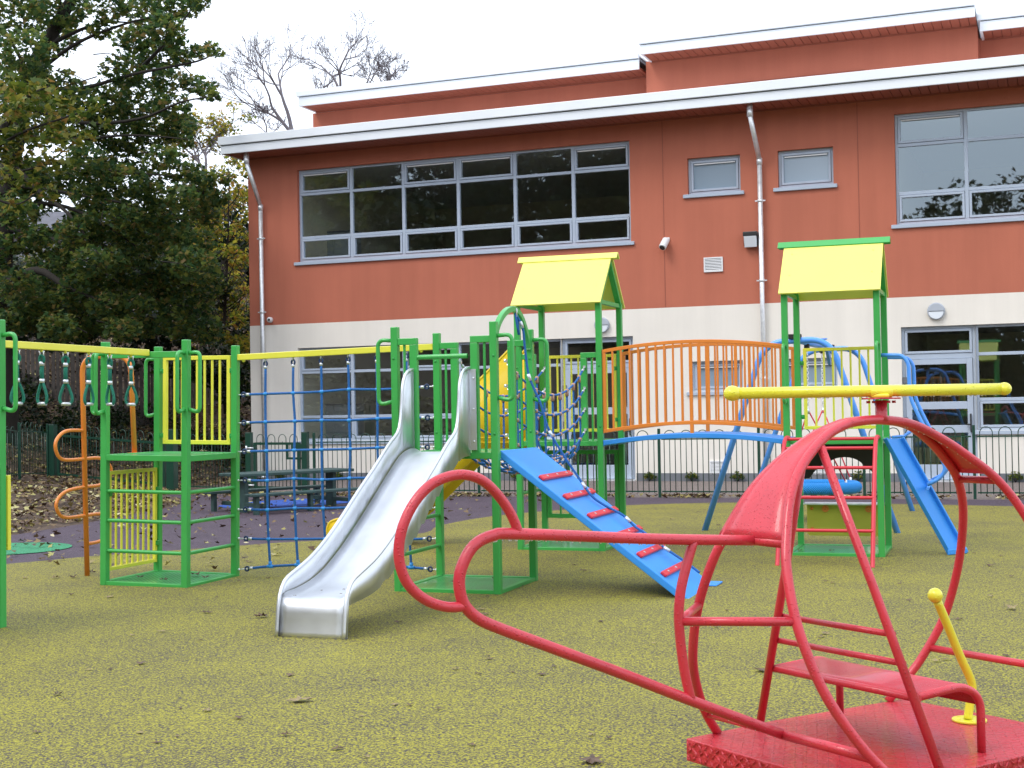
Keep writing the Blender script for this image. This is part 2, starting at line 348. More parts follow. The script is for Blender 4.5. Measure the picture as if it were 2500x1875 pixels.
def wall(name, u0, u1, z0, z1, mt, hol, v=0.0, depth=.12, proud=0):
    us = sorted({u0, u1, *[h[0] for h in hol], *[h[1] for h in hol]}); zs = sorted({z0, z1, *[h[2] for h in hol], *[h[3] for h in hol]})
    b = MB()
    for i in range(len(us)-1):
        for j in range(len(zs)-1):
            uc, zc = (us[i]+us[i+1])/2, (zs[j]+zs[j+1])/2
            if any(h[0] < uc < h[1] and h[2] < zc < h[3] for h in hol): continue
            b.add([BP(us[i], v-proud, zs[j]), BP(us[i+1], v-proud, zs[j]), BP(us[i+1], v-proud, zs[j+1]), BP(us[i], v-proud, zs[j+1])], [(0, 1, 2, 3)])
    for h in hol:
        a, c, e, f = h
        for (p, q) in (((a, e), (c, e)), ((c, e), (c, f)), ((c, f), (a, f)), ((a, f), (a, e))):
            if (p[1] == q[1] == f or p[1] == q[1] == e) or True:
                b.add([BP(p[0], v-proud, p[1]), BP(q[0], v-proud, q[1]), BP(q[0], v+depth+.12, q[1]), BP(p[0], v+depth+.12, p[1])], [(0, 1, 2, 3)])
    return b
hl = [WIN[k] for k in ('g1', 'g2')]+[(-8.15, -.41, .86, 2.92), (4.82, 11.2, .95, 2.90)]
hl_low = [(-8.15, -.41, .86, 2.92)]
def lowhol():
    return [(-8.15, -1.95, .86, 2.92), (-1.95, -.41, .0, 2.92), WIN['g1'], WIN['g2'], (4.82, 6.14, .0, 2.90), (6.14, 11.2, .95, 2.90)]
b = wall('w', UL, UR, 0.0, 3.46, CREAM, lowhol(), proud=.004)
b.add([BP(UL-.004, 0, 0), BP(UL-.004, 13, 0), BP(UL-.004, 13, 3.46), BP(UL-.004, 0, 3.46)], [(0, 1, 2, 3)])
b.build('lower_wall', CREAM, school)
b = wall('w', UL, UR, 3.46, ZS+.1, TERRACOTTA, [WIN[k] for k in ('up1', 'up2', 's1', 's2')])
b.add([BP(UL, 0, 3.46), BP(UL, 13, 3.46), BP(UL, 13, ZS+.1), BP(UL, 0, ZS+.1)], [(0, 1, 2, 3)])
bbox(b, UL, UR, 13, 13.2, 0, ZS)
b.build('upper_wall', TERRACOTTA, school)
b = MB()
for a, c in ((UL-.02, -1.98), (-.38, 4.79), (6.17, UR)): bbox(b, a, c, -.03, -.006, 0, .16)
b.build('plinth', GREYP, school)
for x, y0, y1 in ((1620, 500, 0), (2095, 400, 0)):
    u = BW(x, y0)[0]; b = MB(); bbox(b, u-.007, u+.007, -.004, .0, 3.47, ZS); b.build('movement_joint', SOFFIT, school)
# eaves: two stepped metal bands and a boarded soffit
def eaves(u0, u1, v0, zs, z1, name, over_l, vb, end_r=False, kf=.47):
    b = MB(); zm = zs+(z1-zs)*kf
    bbox(b, u0, u1, v0, v0+.05, zs, zm); bbox(b, u0-.04, u1+(.04 if end_r else 0), v0-.045, v0+.05, zm+.02, z1)
    bbox(b, u0, u0+.05, v0+.05, vb, zs, zm); bbox(b, u0-.04, u0+.05, v0+.05, vb, zm+.02, z1)
    if end_r: bbox(b, u1-.05, u1, v0+.05, vb, zs, z1)
    b.build(name, FASCIA, school, bevel=.006)
    b = MB(); bbox(b, u0+.02, u1-.02, v0+.03, vb, zm, zm+.05); b.build('roof_shadow_gap', GREYP, school)
    b = MB(); bbox(b, u0+.05, u1-.01, v0+.05, vb, z1-.06, z1-.02); b.build('roof', FASCIA, school)
def soffit(u0, u1, v0, v1, z, step=.17):
    b = MB(); u = u0
    while u < u1:
        bbox(b, u+.006, min(u+step, u1)-.006, v0, v1, z, z+.03); u += step
    bbox(b, u0, u1, v0, v1, z+.03, z+.04)
    bbox(b, u0, u1, v1-.03, v1-.003, z-.03, z-.001)
    b.build('soffit', SOFFIT, school)
eaves(-9.56, UR+.5, -.8, ZS+.015, 7.60, 'fascia', 0, 13.5)
soffit(-9.50, UR+.3, -.74, 0, ZS+.02)
soffit(-9.50, UL, 0, 13, ZS+.02, 14)
# set-back upper storeys
def upper(x0, x1, yl, yr, fyb, fyt, v, u1=None, er=False):
    """x0,x1 wall ends; yl: wall/soffit line points; fascia bottom/top points"""
    ul = BW(x0, yl[1], v)[0]; ur = u1 if u1 is not None else BW(x1, yr[1], v)[0]
    zs = (BW(yl[0], yl[1], v)[1]+BW(yr[0], yr[1], v)[1])/2
    ov = .75; zt = (BW(*fyt[0], v-ov)[1]+BW(*fyt[1], v-ov)[1])/2; zb = (BW(*fyb[0], v-ov)[1]+BW(*fyb[1], v-ov)[1])/2
    b = MB(); bbox(b, ul, ur, v, v+6, 7.5, zs+.05); b.build('penthouse_wall', TERRACOTTA, school)
    uf = BW(*fyb[0], v-ov)[0]
    eaves(uf, ur+(.5 if u1 is None else 0)-(0 if er else .5), v-ov, zb, zt+.14, 'fascia', 0, v+6.4, er, kf=(zt-zb)/(zt+.14-zb))
    soffit(uf+.05, ur, v-ov+.06, v, zb+.012)
    return ul, ur, zs
upper(764, 1584, (764, 290), (1584, 186), ((728.5, 261), (1567, 166)), ((721, 237), (1567, 146)), 2.2)
a = upper(1577, 2386, (1577, 155), (2386, 67.5), ((1562.7, 131), (2386, 41)), ((1558, 111), (2387, 14.5)), 1.7, er=False)
upper(2390, 2500, (2390, 99), (2500, 88), ((2392, 75), (2500, 65.6)), ((2392, 52), (2500, 41)), 2.2, u1=UR)
u0_, zz = BW(1769, 206, 1.7); u1_, _ = BW(2111, 172, 1.7)
b = MB(); bbox(b, u0_, u1_, 1.685, 1.699, 7.6, zz); b.build('penthouse_window_recess', SOFFIT, school)
# windows
def window(key, cols, rows, sash_rows=(), gmat=None, name='window', sill=True, label=None, sash_cells=None, blind=False):
    u0, u1, z0, z1 = WIN[key]; V = .12
    f = MB(); us = [u0]+cols+[u1]; zs = [z0]+rows+[z1]; F = .05
    bbox(f, u0, u1, V-.035, V+.04, z1-F, z1); bbox(f, u0, u1, V-.035, V+.04, z0, z0+F)
    bbox(f, u0, u0+F, V-.035, V+.04, z0+F, z1-F); bbox(f, u1-F, u1, V-.035, V+.04, z0+F, z1-F)
    for c in cols: bbox(f, c-.035, c+.035, V-.037, V+.04, z0+F, z1-F)
    for k, r in enumerate(rows):
        for i in range(len(us)-1): bbox(f, us[i]+.035, us[i+1]-.035, V-.035, V+.038, r-.03, r+.03)
    wo = f.build(name, FRAME, school, bevel=.004, seg=1)
    g = MB(); s = MB(); bl = MB(); sashes = []; vents = []
    for i in range(len(us)-1):
        for j in range(len(zs)-1):
            a, c, e, h = us[i]+.035, us[i+1]-.035, zs[j]+.03, zs[j+1]-.03
            if i == 0: a = us[0]+F
            if i == len(us)-2: c = us[-1]-F
            if j == 0: e = z0+F
            if j == len(zs)-2: h = z1-F
            if (i, j) in (sash_cells or []):
                q = .05; g0 = .006
                for aa, cc, ee, hh in ((a+g0, c-g0, h-q, h-g0), (a+g0, c-g0, e+g0, e+q), (a+g0, a+q, e+q, h-q), (c-q, c-g0, e+q, h-q)): bbox(s, aa, cc, V-.05, V+.02, ee, hh)
                a, c, e, h = a+q, c-q, e+q, h-q
                sashes.append(s); s = MB()
                if blind and j == len(zs)-2: bbox(bl, a+.02, c-.02, V-.045, V-.03, h-.035, h-.012); vents.append(bl); bl = MB()
            g.add([BP(a, V, e), BP(c, V, e), BP(c, V, h), BP(a, V, h)], [(0, 1, 2, 3)])
    g.build('pane', gmat or GLASS, wo)
    for q_ in sashes: q_.build('sash', FRAME, wo, bevel=.004, seg=1)
    for q_ in vents: q_.build('trickle_vent', WHITE, wo)
    if sill:
        q = MB(); bbox(q, u0-.09, u1+.07, -.05, V+.03, z0-.075, z0-.004); q.build('sill', FRAME, wo, bevel=.006, seg=1)
    return wo
cu = [BW(x, 560)[0] for x in (854.3, 981.8, 1116, 1255.3, 1398)]
window('up1', cu, [5.37, 6.34], sash_cells=[(0, 2), (2, 2), (3, 2), (5, 2)]+[(i, 0) for i in range(6)], blind=True)
window('up2', [6.05, 7.3, 8.55, 9.8], [5.42, 6.33], sash_cells=[(0, 2), (2, 2)]+[(i, 0) for i in range(5)], blind=True)
window('s1', [], [], sash_cells=[(0, 0)], blind=True, gmat=FROST); window('s2', [], [], sash_cells=[(0, 0)], blind=True, gmat=FROST)
cg = [BW(x, 1000)[0] for x in (857, 984, 1119, 1258)]
window('gw', [c for c in cg if c < -2.1], [1.39, 2.38], sash_cells=[(i, 0) for i in range(1, 4)]+[(0, 2), (2, 2)], blind=True)
window('g1', [], [], sash_cells=[(0, 0)], blind=True, gmat=FROST); window('g2', [], [], sash_cells=[(0, 0)], blind=True, gmat=FROST)
window('dw', [7.5, 8.8, 10.0], [1.52, 2.36], sash_cells=[(0, 0), (1, 0)])
def door(key, hinge_left, midrails, name='glazed_door'):
    u0, u1, z0, z1 = WIN[key]; V = .12; zt = 2.34; f = MB(); F = .055
    bbox(f, u0, u1, V-.035, V+.04, z1-F, z1); bbox(f, u0, u0+F, V-.035, V+.04, z0, z1-F); bbox(f, u1-F, u1, V-.035, V+.04, z0, z1-F); bbox(f, u0+F, u1-F, V-.034, V+.04, zt-.05, zt+.05)
    fr = f.build('door_frame', FRAME, school, bevel=.004, seg=1)
    s = MB(); a, c = u0+F, u1-F
    for ee, hh in ((zt+.055, zt+.10), (z1-F-.05, z1-F-.004)): bbox(s, a+.005, c-.005, V-.05, V+.02, ee, hh)
    bbox(s, a+.005, a+.05, V-.05, V+.02, zt+.10, z1-F-.05); bbox(s, c-.05, c-.005, V-.05, V+.02, zt+.10, z1-F-.05)
    s.build('sash', FRAME, fr, bevel=.004, seg=1)
    g = MB(); g.add([BP(a+.04, V, zt+.09), BP(c-.04, V, zt+.09), BP(c-.04, V, z1-F-.04), BP(a+.04, V, z1-F-.04)], [(0, 1, 2, 3)]); g.build('pane', GLASS, fr)
    d = MB(); za, zb = z0+.02, zt-.055; st = .11
    bbox(d, a+.005, a+st, V-.055, V+.01, za, zb); bbox(d, c-st, c-.005, V-.055, V+.01, za, zb); bbox(d, a+st, c-st, V-.055, V+.01, zb-.10, zb); bbox(d, a+st, c-st, V-.055, V+.01, za, za+.28)
    for r in midrails: bbox(d, a+st, c-st, V-.055, V+.01, r-.07, r+.07)
    do = d.build(name, FRAME, school, bevel=.004, seg=1)
    g = MB(); g.add([BP(a+st, V-.02, za+.28), BP(c-st, V-.02, za+.28), BP(c-st, V-.02, zb-.1), BP(a+st, V-.02, zb-.1)], [(0, 1, 2, 3)]); g.build('pane', GLASS, do)
    h = MB(); uh = c-.055; bbox(h, uh-.012, uh+.012, V-.10, V-.055, .92, 1.26); bbox(h, uh-.07, uh+.012, V-.12, V-.09, 1.05, 1.075); h.build('handle', BLACK, do, bevel=.004)
    for zc in (1.9, 1.15, .35): h = MB(); bbox(h, a-.05, a+.03, V-.085, V-.055, zc-.06, zc+.06); h.build('hinge', GREYP, do)
    t = MB(); bbox(t, u0, u1, -.03, V+.1, 0, .03); t.build('door_threshold', GALV, school)
door('dr', True, [1.42, .98]); door('gd', True, [1.42])
# interior seen through the glass
b = MB()
bbox(b, UL+.1, UR, .30, 8, .01, .03); bbox(b, UL+.1, UR, .30, 8, 3.75, 3.8); b.build('interior_floor', CARPET, school)
b = MB(); bbox(b, UL+.1, UR, .28, 8, 3.1, 3.14); bbox(b, UL+.1, UR, .28, 8, 7.02, 7.06); b.build('interior_ceiling', ROOMD, school)
b = MB()
for z0, z1 in ((.03, 3.1), (3.8, 7.02)):
    bbox(b, UL+.1, UR, 7.9, 8, z0, z1); bbox(b, UL+.12, -8.36, .26, 7.9, z0, z1); bbox(b, -.30, -.2, .30, 7.9, z0, z1); bbox(b, 2.15, 2.25, .3, 7.9, z0, z1); bbox(b, 4.5, 4.6, .3, 7.9, z0, z1); bbox(b, UR-.1, UR, .3, 7.9, z0, z1)
b.build('interior_wall', ROOMW, school)
def cabinet(u, v, z, wd, h, label, dp=.5):
    t = thing('storage_cabinet', tuple(BP(u, v, z)), label, 'cabinet')
    b = MB(); bbox(b, u-wd/2, u+wd/2, v, v+dp, z, z+h); b.build('cabinet_body', CABG, t, bevel=.01)
    for s in (-1, 1):
        b = MB(); bbox(b, u+(s*wd/4)-wd/4+.015, u+(s*wd/4)+wd/4-.015, v-.02, v-.001, z+.05, z+h-.03); b.build('door', CABG, t, bevel=.004)
    b = MB(); bbox(b, u-wd/2-.03, u+wd/2+.03, v-.03, v+dp, z+h, z+h+.03); b.build('top', GREYP, t)
cabinet(BW(818, 1050, 1.6)[0], 1.6, .03, 1.0, 1.62, 'grey double-door cabinet inside the ground-floor window left of the slide')
cabinet(BW(815, 540, 1.8)[0], 1.8, 3.8, .9, 1.9, 'grey cabinet inside the upper window nearest the building corner')
# things fixed to the facade
def pipe(top, k1, k2, bot_u, label, z_top):
    b = MB(); r = .048
    p = [BP(top, -.62, ZS+.02), BP(top, -.62, z_top), BP(bot_u, -.10, k2), BP(bot_u, -.085, .12)]
    b.tube([p[0], p[1]], r*1.15, 14); b.tube([p[1], p[2]], r, 14); b.tube([p[2], p[3]], r, 14); b.tube([p[3], BP(bot_u, -.16, .03)], r, 14)
    b.tube([BP(bot_u, -.10, k2+.03), BP(bot_u, -.10, k2-.1)], r*1.18, 14); b.tube([BP(top, -.62, z_top-.02), BP(top, -.62, z_top+.14)], r*1.25, 14)
    o = b.build('downpipe', GALV, school, loc=None); 
    for z in (k1):
        c = MB(); bbox(c, bot_u-.10, bot_u+.10, -.11, -.085, z-.012, z+.012); c.tube([BP(bot_u, -.09, z-.03), BP(bot_u, -.09, z+.03)], r*1.2, 14); bbox(c, bot_u-.015, bot_u+.015, -.09, 0, z-.012, z+.012); c.build('pipe_bracket', GALV, o)
pipe(BW(603, 385, -.6)[0], (5.4, 3.75, 1.9), 6.13, -8.99, '', 7.02)
pipe(BW(1831, 262, -.6)[0], (5.45, 3.9, 2.0), 6.25, 2.24, '', 7.02)
def vent(u, z, wd, h, lab):
    b = MB()
    for a, c, e, f in ((u-wd/2, u+wd/2, z+h/2-.025, z+h/2), (u-wd/2, u+wd/2, z-h/2, z-h/2+.025), (u-wd/2, u-wd/2+.025, z-h/2+.025, z+h/2-.025), (u+wd/2-.025, u+wd/2, z-h/2+.025, z+h/2-.025)): bbox(b, a, c, -.03, -.002, e, f)
    n = 8
    for i in range(n):
        zc = z-h/2+.025+(h-.05)*(i+.5)/n
        b.add([BP(u-wd/2+.02, -.026, zc-.012), BP(u+wd/2-.02, -.026, zc-.012), BP(u+wd/2-.02, -.006, zc+.012), BP(u-wd/2+.02, -.006, zc+.012)], [(0, 1, 2, 3)])
    o = b.build('wall_vent', WHITE, school); c = MB(); bbox(c, u-wd/2+.02, u+wd/2-.02, -.0055, -.005, z-h/2+.02, z+h/2-.02); c.build('vent_back', DARK, o)
    if lab: o['label'] = lab
vent(1.27, 4.27, .38, .29, 'white louvred vent high on the terracotta wall')
vent(BW(1755, 1146)[0], .27, .36, .27, 'white louvred vent low on the cream wall'); vent(BW(1998, 1150)[0], .27, .36, .27, None)
def bulkhead(u, z, label, r=.16):
    t = thing('wall_lamp', tuple(BP(u, -.05, z)), label, 'wall lamp', 'round bulkhead lamps on the cream wall')
    b = MB(); n = 32
    ring = [BP(u+r*math.cos(2*math.pi*i/n), -.008, z+r*math.sin(2*math.pi*i/n)) for i in range(n)]
    b.prism(ring, -BV*.06); b.build('housing', LAMPG, t, bevel=.015)
    b = MB(); r2 = r*.84
    half = [BP(u+r2*math.cos(math.pi+math.pi*i/16), -.069, z-.01+r2*math.sin(math.pi+math.pi*i/16)) for i in range(17)]
    b.prism(half, -BV*.012); b.build('diffuser', DIFF, t, bevel=.004)
    b = MB(); half = [BP(u+r2*1.08*math.cos(math.pi*i/16), -.0685, z+r2*1.08*math.sin(math.pi*i/16)) for i in range(17)]
    b.prism(half, -BV*.022); b.build('hood', LAMPG, t, bevel=.006)
bulkhead(*BW(2286, 760), 'round grey wall lamp above the glazed door at the right'); bulkhead(*BW(1471, 794), 'round grey wall lamp behind the yellow-roofed tower in the middle')
u, z = BW(1837, 586); t = thing('flood_light', tuple(BP(u, -.1, z)), 'square black floodlight beside the downpipe on the terracotta wall', 'floodlight')
b = MB(); bbox(b, u-.15, u+.13, -.20, -.004, z+.06, z+.15); bbox(b, u-.15, u+.13, -.12, -.004, z-.12, z+.06); b.build('housing', BLACK, t, bevel=.015)
b = MB(); b.add([BP(u-.13, -.20, z+.058), BP(u+.11, -.20, z+.058), BP(u+.11, -.13, z-.15), BP(u-.13, -.13, z-.15), BP(u-.13, -.122, z+.058), BP(u+.11, -.122, z+.058), BP(u+.11, -.122, z-.15), BP(u-.13, -.122, z-.15)], [(0,1,2,3),(4,7,6,5),(0,4,5,1),(1,5,6,2),(2,6,7,3),(3,7,4,0)]); b.build('lens', DIFF, t, bevel=.01)
u, z = BW(1625, 600); t = thing('security_camera', tuple(BP(u, -.1, z)), 'white bullet camera on the terracotta wall below the two small windows', 'security camera')
b = MB(); bbox(b, u-.03, u+.09, -.04, -.004, z+.10, z+.16); b.tube([BP(u+.03, -.02, z+.13), BP(u+.02, -.12, z+.08)], .02, 8); b.build('bracket', WHITE, t, bevel=.006)
b = MB(); b.tube([BP(u+.03, -.06, z+.11), BP(u-.01, -.22, z-.06)], .075, 16); b.build('camera_body', WHITE, t, bevel=.012)
b = MB(); b.tube([BP(u-.0101, -.2201, z-.0601), BP(u-.012, -.226, z-.066)], .055, 16); b.build('lens', BLACK, t)
u, z = BW(663, 781); t = thing('security_camera', tuple(BP(u, -.1, z)), 'small white dome camera beside the corner downpipe', 'security camera')
b = MB(); b.tube([BP(u-.02, -.004, z), BP(u+.0, -.09, z)], .062, 16); b.ball(BP(u+.01, -.10, z), .058, 14); b.build('camera_body', WHITE, t)
b = MB(); b.ball(BP(u+.022, -.142, z-.005), .03, 10); b.build('lens', BLACK, t)
# ================================================================== PLAY TOWERS
S = .061; ZD = 1.15
def barred(name, p0, p1, z0, z1, nb, mt, parent, fw=.032, bw=.020, label=None):
    """welded panel: rectangular frame with upright bars, between two plan points"""
    p0 = np.array([*p0, 0.]); p1 = np.array([*p1, 0.]); d = p1-p0; L = np.linalg.norm(d); d /= L; b = MB(); Z = lambda z: np.array([0, 0, z])
    b.bar(p0+Z(z1-fw/2), p1+Z(z1-fw/2), fw); b.bar(p0+Z(z0+fw/2), p1+Z(z0+fw/2), fw)
    b.bar(p0+d*fw/2+Z(z0+fw), p0+d*fw/2+Z(z1-fw), fw, up=(d[1], -d[0], 0)); b.bar(p1-d*fw/2+Z(z0+fw), p1-d*fw/2+Z(z1-fw), fw, up=(d[1], -d[0], 0))
    for i in range(nb):
        q = p0+d*(fw+(L-2*fw)*(i+1)/(nb+1)); b.tube([q+Z(z0+fw*.6), q+Z(z1-fw*.6)], bw/2, 8, cap=False)
    o = b.build(name, mt, parent, bevel=.003, seg=1)
    if label: o['label'] = label
    return o
def loop_handle(parent, x, y, dx, dy, z0, z1, off=.11, r=.017):
    """D-shaped grab handle standing out from a post face in direction (dx, dy)"""
    s = S/2*.9; p = np.array([x+dx*s, y+dy*s, 0.]); d = np.array([dx, dy, 0.])*off; Z = lambda z: np.array([0, 0, z])
    b = MB(); b.tube(fillet([p+Z(z0+.03), p+d*1.0+Z(z0), p+d+Z(z1), p+Z(z1-.01)], .085, 8), r, 10); return b.build('grab_handle', GREEN, parent)
def bracket(parent, x, y, z, dx, dy):
    b = MB(); b.box(x-.022-abs(dy)*0, x+.022, y-.012, y+.012, z-.022, z+.022); b.ball((x, y-.016, z), .009, 8); return b.build('bracket', GREEN_D, parent, bevel=.003, seg=1)
def tower(xa, xb, ya, yb, tops, label, zd=ZD, plate=True, group='green play towers'):
    """xa..xb, ya..yb: post centres"""
    t = thing('play_tower', ((xa+xb)/2, (ya+yb)/2, 0), label, 'play tower', group)
    P = [(xa, ya), (xb, ya), (xb, yb), (xa, yb)]
    for (x, y), zt in zip(P, tops):
        b = MB(); b.box(x-S/2, x+S/2, y-S/2, y+S/2, 0, zt); b.build('post', GREEN, t, bevel=.006)
    h = .052
    b = MB()
    for z0, z1 in ((zd-h, zd),):
        b.box(xa+S/2, xb-S/2, ya-S/2+.003, ya+S/2-.003, z0, z1); b.box(xa+S/2, xb-S/2, yb-S/2+.003, yb+S/2-.003, z0, z1)
        b.box(xa-S/2+.003, xa+S/2-.003, ya+S/2, yb-S/2, z0, z1); b.box(xb-S/2+.003, xb+S/2-.003, ya+S/2, yb-S/2, z0, z1)
    b.build('deck_frame', GREEN, t, bevel=.004)
    b = MB(); b.box(xa+S/2, xb-S/2, ya+S/2, yb-S/2, zd-.022, zd-.006); b.build('deck', DECKG, t)
    if plate:
        h = .04; b = MB()
        b.box(xa+S/2, xb-S/2, ya-S/2+.003, ya+S/2-.003, .002, h); b.box(xa+S/2, xb-S/2, yb-S/2+.003, yb+S/2-.003, .002, h)
        b.box(xa-S/2+.003, xa+S/2-.003, ya+S/2, yb-S/2, .002, h); b.box(xb-S/2+.003, xb+S/2-.003, ya+S/2, yb-S/2, .002, h)
        b.build('base_frame', GREEN, t, bevel=.004)
        b = MB(); b.box(xa+S/2, xb-S/2, ya+S/2, yb-S/2, .014, h-.008); b.build('base_plate', DECKG, t)
    return t
def rungs(t, x0, y0, x1, y1, zs, mt=GREEN, r=.017):
    for z in zs:
        b = MB(); b.tube([(x0, y0, z), (x1, y1, z)], r, 10, cap=False); b.build('rung', mt, t)
def gatepost(t, xp, y, side, z1=2.095, w=.17):
    """narrow guard panel beside a post: side=+1 to the right of it"""
    xo = xp+side*(S/2); xe = xp+side*(S/2+w); b = MB(); q = .052; b_ = sorted((xo, xe))
    b.box(b_[0], b_[1], y-.024, y+.024, z1-.055, z1)
    xi = xe-side*.065; c = sorted((xi, xe)); b.box(c[0], c[1], y-.0235, y+.0235, ZD, z1-.055)
    for z in (1.30, 1.93): q_ = MB(); q_.ball((xp-side*.004, y-S/2, z), .012, 10, (1, .7, 1)); q_.build('bolt', GREEN_D, t)
    xm = (xo+xi)/2; b.tube([(xm, y, ZD), (xm, y, z1-.05)], .012, 8, cap=False)
    return b.build('guard_panel', GREEN, t, bevel=.004)
# --- tower with the orange climber (left)
xa, xb, ya, yb = -7.515, -6.69, 10.385, 11.20
TA = tower(xa, xb, ya, yb, (2.142, 2.15, 2.13, 2.13), 'green climbing tower at the left between the ring handles and the blue net')
b = MB(); b.bar((xa+S/2, ya, 2.024), (xb-S/2, ya, 2.024), .05, .055); b.build('crossbar', GREEN, TA, bevel=.004)
rungs(TA, xa+S/2-.004, ya, xb-S/2+.004, ya, (.83, .571, .305)); rungs(TA, xb, ya+S/2-.004, xb, yb-S/2+.004, (.83, .571, .305))
barred('barrier_panel', (xa+.06, yb), (xb-.045, yb), 1.22, 2.04, 7, YELLOW, TA, fw=.038, bw=.024, label='tall yellow barrier panel above the deck')
barred('barrier_panel', (xa, ya+.045), (xa, yb-.035), .12, 1.0, 7, YELLOW, TA, fw=.032, bw=.022, label='yellow barrier panel below the deck')
for x in (xa+.045, xb-.03):
    for z in (1.30, 1.90): bracket(TA, x, yb-.01, z, 1, 0)
for z in (.3, .8):
    for y in (ya+.04, yb-.04): b = MB(); b.box(xa+.012, xa+.036, y-.02, y+.02, z-.022, z+.022); b.build('bracket', GREEN_D, TA, bevel=.003, seg=1)
loop_handle(TA, xb, ya, 0, -1, 1.52, 2.045); loop_handle(TA, xb, ya, 1, 0, 1.52, 2.045)
loop_handle(TA, xa, ya, -1, 0, 1.50, 2.04); loop_handle(TA, xa, ya, 0, -1, 1.50, 2.04); loop_handle(TA, xa, yb, -1, 0, 1.47, 2.02)
TA.rotation_euler = (0, R(1.0), 0)
# --- tower cut by the left edge of the picture
xa, xb, ya, yb = -7.59, -6.765, 7.30, 8.13
TL = tower(xa, xb, ya, yb, (2.2, 2.2, 2.20, 2.2), 'green climbing tower cut off by the left edge of the photo')
loop_handle(TL, xb, yb, 1, 0, 1.54, 2.10); loop_handle(TL, xb, ya, 1, 0, 1.54, 2.10)
barred('barrier_panel', (xa+.05, yb+.055), (xb+.038, yb+.055), .556, 1.09, 7, YELLOW, TL)
b = MB(); b.bar((xa+S/2, yb, 2.03), (xb-S/2, yb, 2.03), .05, .055); b.build('crossbar', GREEN, TL, bevel=.004)
rungs(TL, xb, ya+S/2, xb, yb-S/2, (.83, .571, .305))
TL.rotation_euler = (0, R(.5), 0)
# --- centre tower with the steel slide
xa, xb, ya, yb = -4.757, -3.885, 10.55, 11.45
TBt = tower(xa, xb, ya, yb, (2.192, 2.207, 2.186, 2.183), 'green tower in the centre carrying the steel slide and the blue ramp')
for xp, y, s in ((xa, ya, 1), (xb, ya, -1), (xa, yb, 1), (xb, yb, -1)): gatepost(TBt, xp, y, s)
b = MB(); b.tube([(-4.565, ya, 1.935), (-4.115, ya, 1.935)], .020, 12, cap=False); b.build('crossbar', GREEN, TBt)
loop_handle(TBt, xa, ya, -1, 0, 1.545, 2.09, .13); loop_handle(TBt, xb, ya, 1, 0, 1.56, 2.10, .13); loop_handle(TBt, xb, yb, 1, 0, 1.55, 2.10, .13)
rungs(TBt, xa, ya+S/2, xa, yb-S/2, (.84, .57, .30))
arc = smooth_path([(xb, 10.578, 2.02), (xb, 10.60, 2.13), (xb, 10.70, 2.23), (xb, 10.85, 2.305), (xb, 11.03, 2.335), (xb, 11.18, 2.30), (xb, 11.30, 2.21), (xb, 11.385, 2.10), (xb, 11.422, 2.02)], 5)
b = MB(); n = len(arc); vs = []
for i, p in enumerate(arc):
    t = arc[min(i+1, n-1)]-arc[max(i-1, 0)]; t /= np.linalg.norm(t); nn = np.array([0, -t[2], t[1]])
    for sx, sn in ((-1, -1), (1, -1), (1, 1), (-1, 1)): vs.append(p+np.array([sx*.021, 0, 0])+nn*sn*.024)
fs = [(i*4+k, i*4+(k+1) % 4, (i+1)*4+(k+1) % 4, (i+1)*4+k) for i in range(n-1) for k in range(4)]+[(0, 1, 2, 3), ((n-1)*4+3, (n-1)*4+2, (n-1)*4+1, (n-1)*4)]
b.add(vs, fs); b.build('arch', GREEN, TBt, bevel=.003, seg=1)
# --- two roofed towers
def roof(t, xa, xb, ya, yb, ridge_mat, x_over=.045, zr=3.135, ze=2.575, y_over=.075):
    ym = (ya+yb)/2; y0, y1 = ya-y_over, yb+y_over; x0, x1 = xa-x_over, xb+x_over; th = .018
    for ys, nm in ((y0, 'roof_panel'), (y1, 'roof_panel')):
        d = np.array([0, ym-ys, zr-.02-ze]); nrm = np.array([0, -d[2], d[1]]); nrm /= np.linalg.norm(nrm)
        if nrm[2] < 0: nrm = -nrm
        b = MB(); b.prism([(x0, ys, ze), (x1, ys, ze), (x1, ym, zr-.02), (x0, ym, zr-.02)], nrm*th)
        for zz in (.35, .78):
            for xx in (x0+.09, x1-.09):
                c = np.array([xx, ys, ze])+d*zz*np.array([0, 1, 1])+nrm*th; b.tube([c, c+nrm*.004], .008, 8)
        b.build(nm, YROOF, t, bevel=.003, seg=1)
    b = MB()
    for ys in (y0, y1):
        d = np.array([0, ys-ym, ze-zr]); d /= np.linalg.norm(d); nrm = np.array([0, -d[2], d[1]]);
        if nrm[2] < 0: nrm = -nrm
        o = np.array([0, ym, zr]); x2, x3 = x0-.065, x1+.065
        b.prism([o+np.array([x2, 0, 0])+nrm*.003, o+np.array([x3, 0, 0])+nrm*.003, o+np.array([x3, 0, 0])+d*.085+nrm*.003, o+np.array([x2, 0, 0])+d*.085+nrm*.003], nrm*.014)
    b.build('ridge_cap', ridge_mat, t, bevel=.003, seg=1)
    for xx in (xa, xb):
        b = MB()
        for ys, yp in ((y0, ya), (y1, yb)):
            k = (ym-yp)/(ym-ys); z_p = zr-.03+(ze-zr)*((yp-ym)/(ys-ym)); b.bar((xx, yp, z_p-.04), (xx, ym, zr-.075), .036, .06, up=(1, 0, 0))
        b.bar((xx, ya+S/2, 2.60), (xx, yb-S/2, 2.60), .036, .045); b.build('gable_frame', GREEN, t, bevel=.003, seg=1)
xa, xb, ya, yb = -4.86, -3.965, 13.925, 14.75
TC = tower(xa, xb, ya, yb, (2.63, 2.63, 2.63, 2.63), 'green tower with an all-yellow pitched roof behind the blue ramp')
roof(TC, xa, xb, ya, yb, YROOF)
gatepost(TC, xa, ya, 1, 2.07); gatepost(TC, xb, ya, -1, 2.07)
